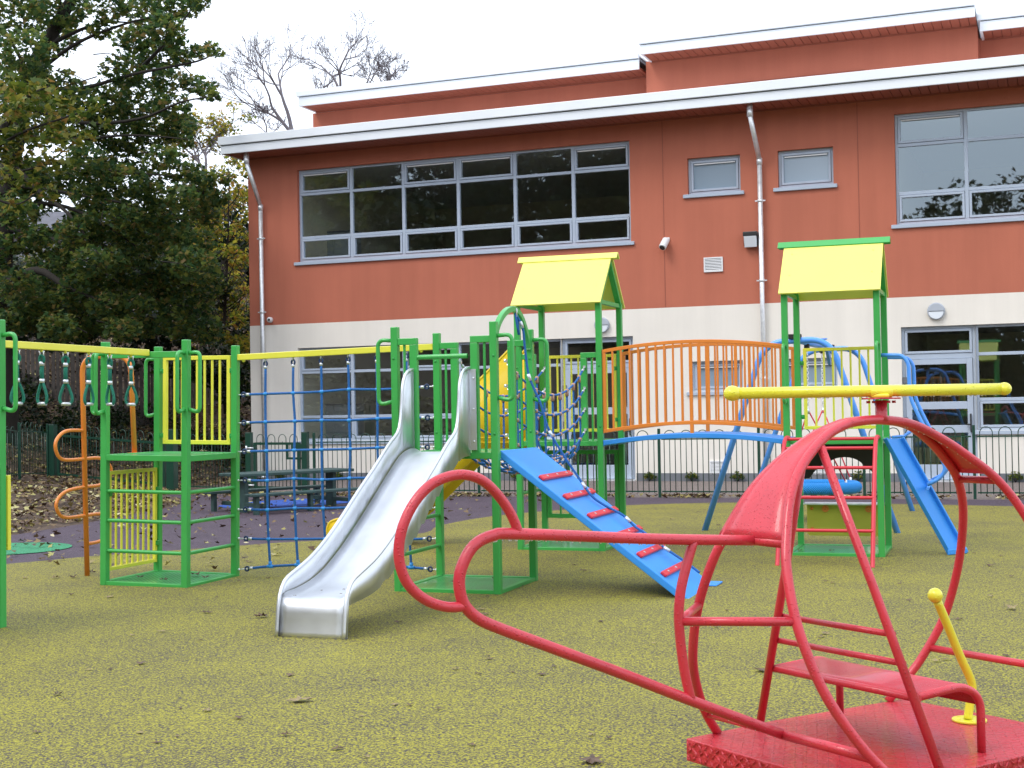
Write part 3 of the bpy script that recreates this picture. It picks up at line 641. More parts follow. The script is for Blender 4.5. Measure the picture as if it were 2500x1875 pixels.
barred('barrier_panel', (xa+.06, yb), (xb-.04, yb), 1.23, 2.08, 8, YELLOW, TC, fw=.034, bw=.022, label='yellow barrier panel above the deck')
barred('barrier_panel', (xa+.035, yb), (xb-.035, yb), .28, 1.03, 6, GREEN, TC, fw=.045, bw=.022, label='green barrier panel under the deck')
for x in (xa+.045, xb-.04):
    for z in (1.36, 1.92): bracket(TC, x, yb-.01, z, 1, 0)
rungs(TC, xa, ya+S/2, xa, yb-S/2, (.6,))
xa, xb, ya, yb = -2.04, -1.155, 13.86, 14.70
TD = tower(xa, xb, ya, yb, (2.63, 2.63, 2.63, 2.63), 'green tower at the right whose yellow roof has a green ridge')
roof(TD, xa, xb, ya, yb, GREEN)
barred('barrier_panel', (xa+.06, yb), (xb-.04, yb), 1.23, 2.075, 7, YELLOW, TD, fw=.034, bw=.022)
for z in (1.36, 1.92): bracket(TD, xa+.045, yb-.01, z, 1, 0)
loop_handle(TD, xa, ya, 0, -1, 1.5, 2.08, .12); loop_handle(TD, xb, ya, 0, -1, 1.5, 2.08, .12)
# play panel low on the back of the right tower
b = MB(); pts = []
for (cx_, cz_, a0) in ((xb-.09, .44, 0), (xa+.10, .44, 90), (xa+.10, .16, 180), (xb-.09, .16, 270)):
    for k in range(5): a = R(a0+k*22.5); pts.append((cx_+.03*math.cos(a), yb-.01, cz_+.03*math.sin(a)))
b.prism(pts, (0, -.015, 0)); b.build('play_panel', PANELY, TD, bevel=.002, seg=1)
b = MB(); b.box(xa+.045, xb-.03, yb-.14, yb+.02, .455, .475); b.build('counter_shelf', GALV, TD, bevel=.006)
for x in (xa+.26, xb-.19): b = MB(); b.tube([(x, yb-.026, .41), (x, yb-.045, .41)], .036, 14); b.ball((x, yb-.05, .41), .016, 10); b.build('knob', ORANGE, TD)
for x, z in ((xa+.12, .41), (xa+.12, .20)): b = MB(); b.ball((x, yb-.03, z), .018, 10); b.build('knob', ORANGE, TD)
pts = [(xa+.03, yb-.005, 1.09), (xb-.03, yb-.005, 1.09), (xb-.03, yb-.005, .72), (xb-.10, yb-.005, .72), (xb-.16, yb-.005, .80), (xb-.24, yb-.005, .86)]
pts += [((xa+xb)/2+.02+.20*math.cos(R(a)), yb-.005, .81+.13*math.sin(R(a))) for a in range(20, 161, 14)]
pts += [(xa+.24, yb-.005, .86), (xa+.16, yb-.005, .80), (xa+.10, yb-.005, .72), (xa+.03, yb-.005, .72)]
b = MB(); b.prism(pts, (0, -.014, 0)); b.build('arched_panel', BLACK, TD)
# red ladder on the front of it
t = thing('curved_ladder', (-1.6, 13.1, 0), 'red tube ladder curving up to the green-ridged tower', 'ladder')
lad = [(13.83, 1.165), (13.66, 1.165), (13.52, 1.10), (13.36, .86), (13.18, .50), (13.0, .10), (12.95, .0)]
for x in (-2.02, -1.165):
    b = MB(); b.tube(smooth_path([(x, y, z) for y, z in lad], 6), .021, 10); b.build('side_rail', REDP, t)
for y, z in ((13.68, 1.155), (13.52, 1.07), (13.395, .89), (13.23, .62), (13.09, .325)):
    b = MB(); b.tube([(-2.02, y, z), (-1.165, y, z)], .016, 10, cap=False); b.build('rung', REDP, t)
# ================================================================== OVERHEAD BEAMS
def clevis(b, x, y, z): b.tube([(x-.012, y, z), (x-.012, y, z-.028), (x+.012, y, z-.028), (x+.012, y, z)], .006, 6)
t = thing('overhead_beam', (-7.1, 9.2, 0), 'yellow overhead beam holding the teal ring handles at the left', 'climbing beam')
p0, p1 = np.array([-7.2, 8.10, 2.062]), np.array([-7.03, 10.36, 2.04]); b = MB(); b.bar(p0, p1, .05, .055); o = b.build('beam', YELLOW, t, bevel=.005)
b = MB(); b.ball((-7.043, 10.332, 2.038), .018, 10, (1, .6, 1)); q = p1-np.array([.03, .03, 0]); b.ball(q+np.array([.028, 0, 0]), .017, 10); b.build('bolt', ORANGE, t)
hand = thing('ring_handle', (0, 0, 0), 'x', 'ring handle', 'teal rope handles hanging in a row')
b = MB(); b.tube([(-.018, 0, -.012), (-.018, 0, -.05), (.018, 0, -.05), (.018, 0, -.012)], .006, 6); b.tube([(-.026, 0, -.015), (.026, 0, -.015)], .006, 6); b.build('shackle', GALV, hand)
b = MB(); b.tube([(.022*math.cos(a), 0, -.075+.030*math.sin(a)) for a in np.linspace(0, 2*math.pi, 13)[:-1]], .012, 8, closed=True); b.build('thimble', TEAL, hand)
b = MB(); b.tube([(.002, 0, -.10), (-.002, 0, -.17), (0, 0, -.25)], .0165, 10)
for s in (-1, 1): b.tube(smooth_path([(s*.003, 0, -.25), (s*.026, 0, -.30), (s*.045, 0, -.36), (s*.046, 0, -.40), (s*.030, 0, -.425)], 4), .012, 8)
b.build('rope', TEAL, hand)
for z in (-.11, -.245):
    b = MB(); b.tube([(0, 0, z+.016), (0, 0, z-.016)], .021, 12); b.build('ferrule', ALU, hand)
b = MB(); b.tube([(-.038, 0, -.424), (.038, 0, -.424)], .0135, 12); b.build('grip', ALU, hand)
labs = ['teal ring handle nearest the left-edge tower', 'second teal ring handle from the left', 'third teal ring handle from the left', 'teal ring handle hanging turned edge-on beside the orange pole', 'teal ring handle in front of the first green tower post', 'last teal ring handle before the end of the yellow beam']
d01 = (p1-p0)/np.linalg.norm(p1-p0)
for k, px in enumerate((41.5, 102, 160, 216, 268, 319.6)):
    # where the vertical plane seen at this column crosses the beam
    r0 = _ray(px, 880); nrm = np.cross(r0, [0, 0, 1]); s = ((C0-p0)@nrm)/(d01@nrm); q = p0+d01*s
    o = hand if k == 0 else copy_tree(hand); o.location = (q[0], q[1], q[2]-.027); o['label'] = labs[k]
    o.rotation_euler = (0, 0, R((55, -5, 35, 80, -15, 20)[k])); o['org'] = (0., 0., 0.)
    c = MB(); c.tube([(q[0], q[1], q[2]-.025), (q[0], q[1], q[2]-.045)], .012, 8); c.build('hanger_lug', YELLOW, t)
t = thing('overhead_beam', (-5.7, 11.3, 0), 'yellow overhead beam above the blue climbing net', 'climbing beam')
A0, A1 = np.array([-6.66, 11.20, 2.012]), np.array([-4.79, 11.445, 2.062]); b = MB(); b.bar(A0, A1, .05, .055); b.build('beam', YELLOW, t, bevel=.005)
b = MB(); b.ball(A0+(A1-A0)*.045-[0, 0, .03], .018, 10); b.ball(A1+(A0-A1)*.06-[0, 0, .03], .018, 10); b.build('bolt', YELLOW, t)
# ================================================================== BLUE CLIMBING NET
net = thing('climbing_net', (-5.7, 11.3, 0), 'blue square-mesh rope climbing net between two green towers', 'climbing net')
xs = [-6.365, -6.10, -5.835, -5.58, -5.315, -5.04]; zl = [1.669, 1.410, 1.148, .886, .620, .354, .069]; zr_ = [1.7105, 1.4325, 1.169, .90, .63, .3575, .080]
def npos(x, z): k = (x+6.66)/1.87; return np.array([x+.0, 11.20+.245*k, z])
nodes = [[None]*7 for _ in xs]; vropes = []
for i, x in enumerate(xs):
    for j in range(7):
        k = (x+6.66)/1.87; z = zl[j]+(zr_[j]-zl[j])*k+rnd.uniform(-.008, .008)
        if j == 6: z += .045*math.sin(math.pi*k)+.01
        nodes[i][j] = npos(x+rnd.uniform(-.009, .009)+(.012 if j > 4 else 0), z)
for i, x in enumerate(xs):
    top = A0+(A1-A0)*((x+6.66)/1.87)-np.array([0, 0, .03]); b = MB()
    pts = [top-[0, 0, .075]]+[nodes[i][j] for j in range(7)]
    b.tube(smooth_path(pts, 3), .0118, 8); o = b.build('vertical_rope', ROPE, net); vropes.append(o)
    b = MB(); b.tube([top-[0, 0, .06], top-[0, 0, .088]], .0145, 10); b.build('ferrule', ALU, o)
    b = MB(); b.tube([top+[.017*math.cos(a), 0, -.042+.022*math.sin(a)] for a in np.linspace(0, 2*math.pi, 13)[:-1]], .0085, 8, closed=True); b.build('thimble', THIMB, o)
    b = MB(); b.tube([top+[0, -.006, .014], top+[0, -.008, -.025], top+[0, .008, -.025], top+[0, .006, .014]], .005, 6); b.build('shackle', GALV, o)
for j in range(7):
    L = np.array([-6.66, 11.20, zl[j]]); Rr = np.array([-4.785, 11.445, zr_[j]]); b = MB()
    L2 = L+(nodes[0][j]-L)*.40; R2 = Rr+(nodes[-1][j]-Rr)*.42
    b.tube(smooth_path([L2]+[nodes[i][j] for i in range(6)]+[R2], 3), .0112, 8); o = b.build('horizontal_rope', ROPE, net)
    for e, s in ((L, L2), (Rr, R2)):
        d = (s-e)/np.linalg.norm(s-e); f = MB(); f.tube([s-d*.012, s+d*.022], .0145, 10); f.build('ferrule', ALU, o)
        c = s-d*.036; f = MB(); f.tube([c+d*.018*math.cos(a)+np.array([0, 0, .020*math.sin(a)]) for a in np.linspace(0, 2*math.pi, 13)[:-1]], .0085, 8, closed=True); f.build('thimble', THIMB, o)
        f = MB(); f.tube([e, c+d*.004], .006, 6); f.ball(e+d*.012, .012, 8); f.build('eye_bolt', GALV, o)
for i in range(6):
    for j in range(7):
        b = MB(); b.ball(nodes[i][j], .0205, 10, (1.15, 1, .95))
        if j == 6: b.tube([nodes[i][j], nodes[i][j]+[0, 0, .045]], .016, 10); b.tube([nodes[i][j]-[.03, 0, 0], nodes[i][j]+[.03, 0, 0]], .016, 10)
        b.build('rope_connector', ROPEJ, vropes[i])
# ================================================================== STEEL SLIDE
sl_ = thing('slide', (-4.35, 9.4, 0), 'brushed stainless steel slide with high curved sides', 'slide')
X0s, X1s = -4.585, -4.090
edge = smooth_path([(0, 10.512, 1.835), (0, 10.43, 1.825), (0, 10.36, 1.79), (0, 10.305, 1.70), (0, 10.28, 1.56), (0, 10.245, 1.40), (0, 10.19, 1.32), (0, 10.03, 1.235), (0, 9.75, 1.06), (0, 9.45, .885), (0, 9.15, .70), (0, 8.9, .565), (0, 8.7, .48), (0, 8.5, .42), (0, 8.36, .375), (0, 8.29, .30), (0, 8.255, .2), (0, 8.225, .0)], 4)
floor = smooth_path([(0, 10.512, 1.155), (0, 10.4, 1.155), (0, 10.22, 1.11), (0, 10.02, 1.0), (0, 9.75, .83), (0, 9.45, .645), (0, 9.15, .475), (0, 8.9, .36), (0, 8.7, .30), (0, 8.5, .27), (0, 8.36, .262), (0, 8.285, .245), (0, 8.262, .20), (0, 8.25, .1), (0, 8.235, 0)], 4)
def yz_at(path, f):
    L = [0]
    for i in range(1, len(path)): L.append(L[-1]+np.linalg.norm(path[i]-path[i-1]))
    f *= L[-1]; k = max(0, min(len(path)-2, int(np.searchsorted(L, f)-1))); t = (f-L[k])/max(L[k+1]-L[k], 1e-9); return path[k]+(path[k+1]-path[k])*t
N = 64; lower = []
b = MB(); rows = []
for i in range(N+1):
    f = yz_at(floor, i/N); row = []; kx = -.021*(10.5-f[1])/2.3
    for k in range(9):     # shallow trough with rounded corners
        s = k/8; x = kx+X0s+.008+(X1s-X0s-.016)*s; c = .030*max(0, abs(s-.5)*2-.75)/.25
        row.append((x, f[1], f[2]+c*(1 if f[2] > .26 else max(0, (f[2]-.2)/.06))))
    rows.append(row)
vs = [p for r in rows for p in r]; fs = [(i*9+k, i*9+k+1, (i+1)*9+k+1, (i+1)*9+k) for i in range(N) for k in range(8)]
b.add(vs, fs, True); o = b.build('chute', STEEL, sl_); sd = o.modifiers.new('thick', 'SOLIDIFY'); sd.thickness = .004
M = 56
for X, sgn in ((X0s, -1), (X1s, 1)):
    up = [yz_at(edge, i/M) for i in range(M+1)]; lo = []
    for i, p in enumerate(up):
        # matching lower edge: the nearest floor point a little further back, dropped under the chute
        j = min(range(len(floor)), key=lambda q: abs(floor[q][1]-(p[1]+.0))+(.0 if p[2] > .3 else 0)); z = floor[j][2]-.035
        lo.append(np.array([0, p[1], max(0.0, min(z, p[2]-.004) if p[1] > 8.3 else 0.0)]))
    vs = [(X-.021*(10.5-p[1])/2.3, p[1], p[2]) for p in up]+[(X-.021*(10.5-p[1])/2.3, p[1], p[2]) for p in lo]; n = M+1
    b = MB(); b.add(vs, [(i, i+1, n+i+1, n+i) for i in range(M)], True); o = b.build('side_wall', STEEL, sl_); sd = o.modifiers.new('thick', 'SOLIDIFY'); sd.thickness = .005; sd.offset = 0
    b = MB(); b.tube([(X-.021*(10.5-p[1])/2.3, p[1], p[2]) for p in up], .0135, 10); b.build('rim', STEEL, sl_)
for xa_, xb_ in ((X1s-.004, X1s+.058), (X0s-.058, X0s+.004)):
    b = MB(); b.box(xa_, xb_, 10.512, 10.517, 1.17, 1.825); fl_ = b.build('mounting_flange', STEEL, sl_)
    for z in (1.24, 1.50, 1.75): b = MB(); b.ball(((xa_+xb_)/2+.008, 10.509, z), .010, 8); b.build('bolt', GALV, fl_)
# ================================================================== BLUE RAMP
rp = thing('climbing_ramp', (-3.1, 11.1, 0), 'blue ramp with red foot rungs leaning on the centre tower', 'ramp')
ry0, ry1 = 10.60, 11.52; T0 = np.array([-3.862, 0, 1.165]); T1 = np.array([-2.325, 0, .0]); rd = (T1-T0)/np.linalg.norm(T1-T0); rn = np.array([-rd[2], 0, rd[0]]) if rd[0] > 0 else None
b = MB(); th = .055
b.prism([T0+[0, ry0, 0], T0+[0, ry1, 0], T0+[0, ry1, 0]-rn*th, T0+[0, ry0, 0]-rn*th], (T1-T0))
b.build('ramp_board', BLUEB, rp, bevel=.008)
L_ = np.linalg.norm(T1-T0)
for k, f in enumerate((.205, .335, .465, .60, .725, .85)):
    c = T0+rd*L_*f; b = MB(); w_ = .028; a0 = c+rn*.001
    b.prism([a0+[0, ry0+.06, 0]-rd*w_, a0+[0, ry1-.06, 0]-rd*w_, a0+[0, ry1-.06, 0]+rd*w_, a0+[0, ry0+.06, 0]+rd*w_], rn*.026)
    o = b.build('foot_rung', REDP, rp, bevel=.008); q = MB()
    for y in (ry0+.2, (ry0+ry1)/2, ry1-.2): q.tube([c+rn*.0265+[0, y, 0], c+rn*.031+[0, y, 0]], .011, 8)
    q.build('screw_head', ALU, o)
b = MB(); b.box(-2.37, -2.27, ry1-.16, ry1+.10, .011, .022); b.build('ground_anchor', BLUEB, rp, bevel=.004)
# pull rope: from the arch down over the ramp
pr = thing('pull_rope', (-3.2, 11.15, 0), 'blue pull rope running from the green arch down the blue ramp', 'rope')
pts = [np.array([-3.872, 11.05, 2.30])]
for px_, py_ in ((1276, 801), (1281, 845), (1290, 912), (1304, 950), (1319.5, 984.5), (1339, 1047), (1375, 1110), (1412, 1165), (1445, 1211), (1479, 1235), (1520, 1257), (1551, 1286), (1580, 1305), (1628, 1341), (1671, 1370), (1708, 1398)):
    p = PL(px_, py_, (0, 11.10+.12*min(1, (py_-800)/400), 0), (0, 1, 0)); q = T0+rn*.033
    if (p-q)@rn < 0: p = PL(px_, py_, q, rn)
    pts.append(p)
rope_pts = smooth_path(pts, 5); b = MB(); b.tube(rope_pts, .0105, 8); b.build('rope', ROPE, pr)
b = MB(); s = .02; b.tube([(-3.875, 11.05, 2.30), (-3.86, 11.075, 2.22), (-3.845, 11.055, 2.12)], .009, 8); b.tube([(-3.875, 11.05, 2.30), (-3.855, 11.03, 2.22), (-3.845, 11.045, 2.12)], .009, 8); b.build('rope_eye', ROPE, pr)
b = MB(); b.tube([(-3.88, 11.05, 2.345), (-3.86, 11.05, 2.335), (-3.862, 11.05, 2.27)], .007, 8); b.build('shackle', GALV, pr)
for k in (4, 16, 31, 42, 57, 70):
    p, q = rope_pts[k], rope_pts[k+1]; d = (q-p)/np.linalg.norm(q-p); b = MB(); b.tube([p-d*.03, p+d*.03], .0155, 10); b.build('ferrule', ALU, pr)
# ================================================================== ROPE TUNNEL BRIDGE
tn = thing('rope_bridge', (-4.35, 12.7, 0), 'U-shaped rope bridge with brown connectors behind the centre tower', 'rope bridge')
ya_, yb_ = 11.48, 13.90; xl, xr = -4.55, -4.12; lev = [1.92, 1.70, 1.485, 1.268]; sag = [.30, .27, .25, .26]; nst = 10
def tp(side, k, f):
    """point on long rope: side -1/+1, level k (4 = floor ropes), f along"""
    s = 4*f*(1-f); bow = .035*s
    if k < 4: return np.array([(xl-bow if side < 0 else xr+bow), ya_+(yb_-ya_)*f, lev[k]-sag[k]*s])
    q = (k-4); x = (xl+.11*q+.05) if side < 0 else (xr-.11*q-.05); return np.array([x, ya_+(yb_-ya_)*f, 1.10-.20*s-.02*q])
for side in (-1, 1):
    for k in range(6):
        b = MB(); b.tube([tp(side, k, f) for f in np.linspace(.03, .97, 17)], .0105, 7); o = b.build('long_rope', ROPE, tn)
        if k < 4:
            for f in (.0, 1.): 
                p = tp(side, k, f); q = tp(side, k, .035 if f == 0 else .965); c = MB(); d = (q-p)/np.linalg.norm(q-p); c.tube([p-d*.02, q], .007, 7); c.tube([q-d*.03, q+d*.015], .014, 9); c.box(p[0]-.013, p[0]+.013, p[1]-.016, p[1]+.016, p[2]-.013, p[2]+.013); c.build('rope_hook', ALU, o)
for i in range(1, nst):
    f = i/nst; ch = [tp(-1, k, f) for k in range(6)]+[tp(1, k, f) for k in (5, 4, 3, 2, 1, 0)]
    b = MB(); b.tube(smooth_path(ch, 4), .010, 7); co = b.build('cross_rope', ROPE, tn)
    for n_, p in enumerate(ch):
        cn = MB(); cn.ball(p, .021, 9)
        if n_ in (0, len(ch)-1): cn.tube([p+[0, 0, .014], p-[0, 0, .055]], .019, 9)
        cn.build('rope_connector', TERRA, co)
# ================================================================== YELLOW SLIDE
ys = thing('slide', (-5.9, 14.3, 0), 'yellow plastic slide running left from the all-yellow-roofed tower', 'slide')
prof_t = [(-4.90, 2.20), (-4.98, 2.16), (-5.08, 2.07), (-5.25, 1.915), (-5.42, 1.76), (-5.455, 1.70), (-5.46, 1.55), (-5.48, 1.38), (-5.62, 1.22), (-5.85, 1.03), (-6.10, .82), (-6.35, .60), (-6.60, .42), (-6.85, .32), (-7.05, .30), (-7.20, .24), (-7.24, .05)]
prof_b = [(-4.90, 1.05), (-4.98, 1.04), (-5.07, 1.03), (-5.25, 1.01), (-5.34, .99), (-5.38, .98), (-5.42, .965), (-5.45, .95), (-5.55, .88), (-5.65, .79), (-5.86, .60), (-6.08, .40), (-6.30, .24), (-6.60, .10), (-6.85, .05), (-7.05, .03), (-7.18, .02), (-7.22, .0)]
PT = smooth_path([(x, 0, z) for x, z in prof_t], 4); PB = smooth_path([(x, 0, z) for x, z in prof_b], 4)
for y in (14.09, 14.58):
    n = len(PT); b = MB(); vs = [(p[0], y, p[2]) for p in PT]+[(p[0], y, p[2]) for p in PB]; b.add(vs, [(i, i+1, n+i+1, n+i) for i in range(n-1)], True)
    o = b.build('side_wall', YPLAS, ys); sd = o.modifiers.new('t', 'SOLIDIFY'); sd.thickness = .02; sd.offset = 0
    b = MB(); b.tube([(p[0], y, p[2]) for p in PT], .016, 10); b.build('rim', YPLAS, ys)
n = len(PB); b = MB(); vs = []
for p in PB:
    for k in range(7): s = k/6; vs.append((p[0], 14.10+.47*s, p[2]+.09+.05*abs(2*s-1)**3))
b.add(vs, [(i*7+k, i*7+k+1, (i+1)*7+k+1, (i+1)*7+k) for i in range(n-1) for k in range(6)], True); o = b.build('chute', YPLAS, ys); sd = o.modifiers.new('t', 'SOLIDIFY'); sd.thickness = .012
b = MB()
for z in (1.14, 1.19): b.bar((-4.92, 14.078, z), (-5.5, 14.078, z), .008, .008)
b.build('moulded_rib', YPLAS, ys)
# ================================================================== ORANGE ARCHED BRIDGE
br = thing('arched_bridge', (-3.0, 14.3, 0), 'arched bridge with orange barred railings between the two roofed towers', 'bridge')
xA, xB = -3.93, -2.075
def arcz(x, z_end, rise): s = (x-xA)/(xB-xA)*2-1; return z_end+rise*(1-s*s)
for y, nm in ((13.925, 0), (14.72, 1)):
    ends = (xA+.0, xB-.0)
    for ze, ri in ((2.075, .075), (1.245, .08)):
        b = MB(); b_pts = [(x, y, arcz(x, ze, ri)) for x in np.linspace(xA, xB, 22)]
        vs = []
        for x, yy, z in b_pts:
            for a, c in ((-.013, -.018), (.013, -.018), (.013, .018), (-.013, .018)): vs.append((x, yy+a, z+c))
        m_ = len(b_pts); b.add(vs, [(i*4+k, i*4+(k+1) % 4, (i+1)*4+(k+1) % 4, (i+1)*4+k) for i in range(m_-1) for k in range(4)]+[(0, 1, 2, 3), (m_*4-1, m_*4-2, m_*4-3, m_*4-4)]); b.build('rail', ORANGE, br, bevel=.003, seg=1)
    nb = 19
    for i in range(nb+2):
        x = xA+.015+(xB-xA-.03)*i/(nb+1); wd = .034 if i in (0, nb+1) else (.030 if i in (5, 10, 15) else .018)
        b = MB(); b.box(x-wd/2, x+wd/2, y-.010, y+.010, arcz(x, 1.245, .08), arcz(x, 2.075, .075)); b.build('baluster', ORANGE, br)
    for i in (10,):
        x = xA+.015+(xB-xA-.03)*i/(nb+1); b = MB(); b.box(x-.018, x+.018, y-.014, y+.014, arcz(x, 1.14, .07)-.02, arcz(x, 1.245, .08)); b.build('rail_foot', ORANGE, br)
b = MB(); xs_ = np.linspace(xA-.0, xB+.0, 22); vs = []
for x in xs_:
    z = arcz(x, 1.150, .070)
    for y, dz in ((13.90, -.05), (14.745, -.05), (14.745, 0), (13.90, 0)): vs.append((x, y, z+dz))
b.add(vs, [(i*4+k, i*4+(k+1) % 4, (i+1)*4+(k+1) % 4, (i+1)*4+k) for i in range(21) for k in range(4)]+[(0, 1, 2, 3), (87, 86, 85, 84)]); b.build('bridge_deck', BLUEB, br, bevel=.006)
# ================================================================== BLUE BANISTER SLIDE (right tower)
bs_ = thing('banister_slide', (-.8, 14.2, 0), 'narrow blue channel slide with curved blue hand rails beside the right tower', 'slide')
a0 = G(2159, 1073, 1.15); a1 = G(2200, 1069, 1.15); a0 = np.array([-1.115, 13.92, 1.145]); a1 = PL(2200, 1068, [0, 14.12, 0], [0, 1, 0]); a1[2] = 1.145
e0 = G(2320, 1356, .012); e1 = G(2362, 1353, .012); e0 = np.array([-.55, 14.16, .012]); e1 = e0+(a1-a0)*1.0
b = MB(); nrm = np.cross(a1-a0, e0-a0); nrm /= np.linalg.norm(nrm); nrm = nrm if nrm[2] > 0 else -nrm
b.prism([a0, a1, e1, e0], -nrm*.018)
for p, q in ((a0, e0), (a1, e1)): b.bar(p+nrm*.012, q+nrm*.012, .022, .05, up=nrm)
b.prism([e0+[-.01, -.01, -.0], e1+[.02, 0, 0], e1+[.02, -.06, 0], e0+[-.01, -.06, 0]], (0, 0, .05)); b.build('channel', BLUEB, bs_, bevel=.004, seg=1)
for y0, ex in ((13.90, 0), (14.68, .0)):
    q = [(-1.125, y0, 1.955), (-.93, y0, 1.95), (-.872, y0, 1.87), (-.868, y0, 1.54), (-.74, y0, 1.25), (-.60, y0, .98), (-.548, y0, .86), (-.60, y0+.03, .765), (-.725, y0+.05, .70)]
    b = MB(); b.tube(fillet(q, .10, 6), .019, 10); b.build('hand_rail', BLUE, bs_)
b = MB(); b.tube([(-1.1, 14.68, 1.14), (-.98, 14.68, 1.15), (-.90, 14.68, 1.21)], .016, 8); b.build('hand_rail', BLUE, bs_)
b = MB(); b.tube([(-.725, 14.70, .70), (-.725, 14.0, .66)], .016, 8); b.build('cross_brace', BLUE, bs_)
# ================================================================== ORANGE CLIMBER
oc = thing('loop_climber', (-8.11, 10.94, 0), 'orange tube climber with looping footholds beside the left tower', 'climber')
b = MB(); b.tube(fillet([(-8.11, 10.94, 0), (-8.11, 10.90, 2.05), (-7.60, 10.93, 2.05), (-7.575, 10.94, 1.145)], .16, 8), .024, 14); b.build('pole', ORANGE, oc)
yc = 10.92
sn = [(yc, 1.365), (10.66, 1.365), (10.53, 1.30), (10.50, 1.22), (10.55, 1.13), (10.66, 1.10), (yc, 1.10), (11.12, 1.10), (11.26, 1.06), (11.33, .965), (11.26, .87), (11.12, .84), (yc, .838), (10.68, .82), (10.55, .77), (10.50, .69), (10.56, .60), (10.68, .572), (yc, .572), (11.12, .572), (11.24, .54), (11.30, .44), (11.24, .34), (11.10, .308), (yc, .308)]
b = MB(); b.tube(smooth_path([(-8.11, y, z) for y, z in sn], 4), .0165, 10); b.build('foothold_tube', ORANGE, oc)
b = MB(); b.tube([(-7.575, 10.94, 1.146), (-7.575, 10.94, 1.154)], .065, 20); b.build('flange', ORANGE, oc)
# ================================================================== BASKET SWING
sw = thing('swing_frame', (-2.3, 18.1, 0), 'blue tube swing frame with two arched ends behind the right tower', 'swing frame')
for y, xl_, xr_, zt in ((16.42, -3.414, -1.19, 2.245), (19.75, -3.46, -1.229, 2.26)):
    b = MB(); b.tube(fillet([(xl_, y, 0), (-2.66, y, zt-.02), (-1.90, y, zt), (xr_, y, 0)], .26, 9), .036, 14); b.build('end_arch', BLUE, sw)
b = MB(); b.tube([(-2.3, 16.42, 2.25), (-2.3, 19.75, 2.26)], .038, 14); b.build('top_beam', BLUE, sw)
for y in (16.42, 19.75):
    dy = .32 if y < 18 else -.32
    b = MB(); b.prism([(-2.32, y, 2.23), (-2.32, y+dy, 2.23), (-2.32, y, 2.03)], (.04, 0, 0)); b.prism([(-2.28, y, 2.24), (-1.93, y, 2.24), (-2.0, y+dy, 2.24)], (0, 0, .012)); b.build('gusset', BLUE, sw)
    b = MB(); b.box(-2.37, -2.23, y-.06, y+.06, 2.255, 2.31); b.tube([(-2.3, y-.07, 2.3), (-2.3, y+.07, 2.3)], .014, 8); b.build('clamp', BLACK, sw, bevel=.004)
bk = thing('basket_swing', (-2.28, 18.1, .4), 'round blue rope basket seat hanging from chains behind the red ladder', 'basket swing')
bc = np.array([-2.28, 18.1, .43]); rr = .47
b = MB(); b.tube([bc+[rr*math.cos(a), rr*math.sin(a), 0] for a in np.linspace(0, 2*math.pi, 49)[:-1]], .075, 14, closed=True)
o = b.build('ring', None or mat('blue_rope_wrap', (.01, .28, .78), .6, bump=0), bk)
nm = bpy.data.materials['blue_rope_wrap'].node_tree; wv = nm.nodes.new('ShaderNodeTexWave'); wv.inputs['Scale'].default_value = 22; g_ = nm.nodes.new('ShaderNodeNewGeometry'); nm.links.new(g_.outputs['Position'], wv.inputs[0]); wv.bands_direction = 'DIAGONAL'
bp = nm.nodes.new('ShaderNodeBump'); bp.inputs['Strength'].default_value = .9; bp.inputs['Distance'].default_value = .012; nm.links.new(wv.outputs[1], bp.inputs['Height']); nm.links.new(bp.outputs[0], nm.nodes['Principled BSDF'].inputs['Normal'])
b = MB()
for k in range(-4, 5):
    q = k*.095; h_ = math.sqrt(max(rr*rr-q*q, .01))
    for ax in (0, 1):
        p0_, p1_ = (bc+[q, -h_, 0], bc+[q, h_, 0]) if ax else (bc+[-h_, q, 0], bc+[h_, q, 0])
        b.tube([p0_, (p0_+p1_)/2-[0, 0, .07], p1_], .010, 6)
b.build('mesh_seat', ROPE, bk)
for y, zt in ((17.28, 2.15), (18.75, 2.17)):
    b = MB(); z = zt+.05; k = 0
    while z > 1.42:
        s = (.013, .004) if k % 2 else (.004, .013)
        b.tube([(-2.28+s[0]*math.cos(a), y+(s[1])*math.cos(a), z-.02+.022*math.sin(a)) for a in np.linspace(0, 2*math.pi, 9)[:-1]], .0045, 5, closed=True); z -= .034; k += 1
    b.build('chain', GALV, bk); b = MB(); b.box(-2.31, -2.25, y-.03, y+.03, 2.17, 2.23); b.tube([(-2.28, y, 2.23), (-2.28, y, 2.16)], .02, 8); b.build('swivel', BLACK, bk)
    s = -1 if y < 18 else 1
    for sx in (-1, 1):
        e = bc+[sx*rr*.8, s*rr*.6, .08]; b = MB(); b.tube([(-2.28, y, 1.42), e], .009, 7); b.build('red_rope', REDP, bk)
        b = MB(); b.tube([e+[0, 0, .03], e-[0, 0, .05]], .016, 8); b.build('ferrule', ALU, bk)
    b = MB(); b.tube([(-2.28, y, 1.44), (-2.28, y, 1.37)], .018, 8); b.build('ferrule', ALU, bk)
# ================================================================== HELICOPTER CLIMBER
hc = np.array([math.cos(R(52.3)), math.sin(R(52.3)), 0]); hb = np.array([hc[1], -hc[0], 0]); HO = np.array([-1.157, 5.749, 0]); HW = .96; HZ0, HZ1 = .14, 1.45
def H(s, t, z): return HO+hc*s+hb*t+np.array([0, 0, z])
hel = thing('helicopter_climber', tuple(H(.5, .48, 0)), 'red tube helicopter climbing frame with yellow rotor in the foreground', 'helicopter climber')
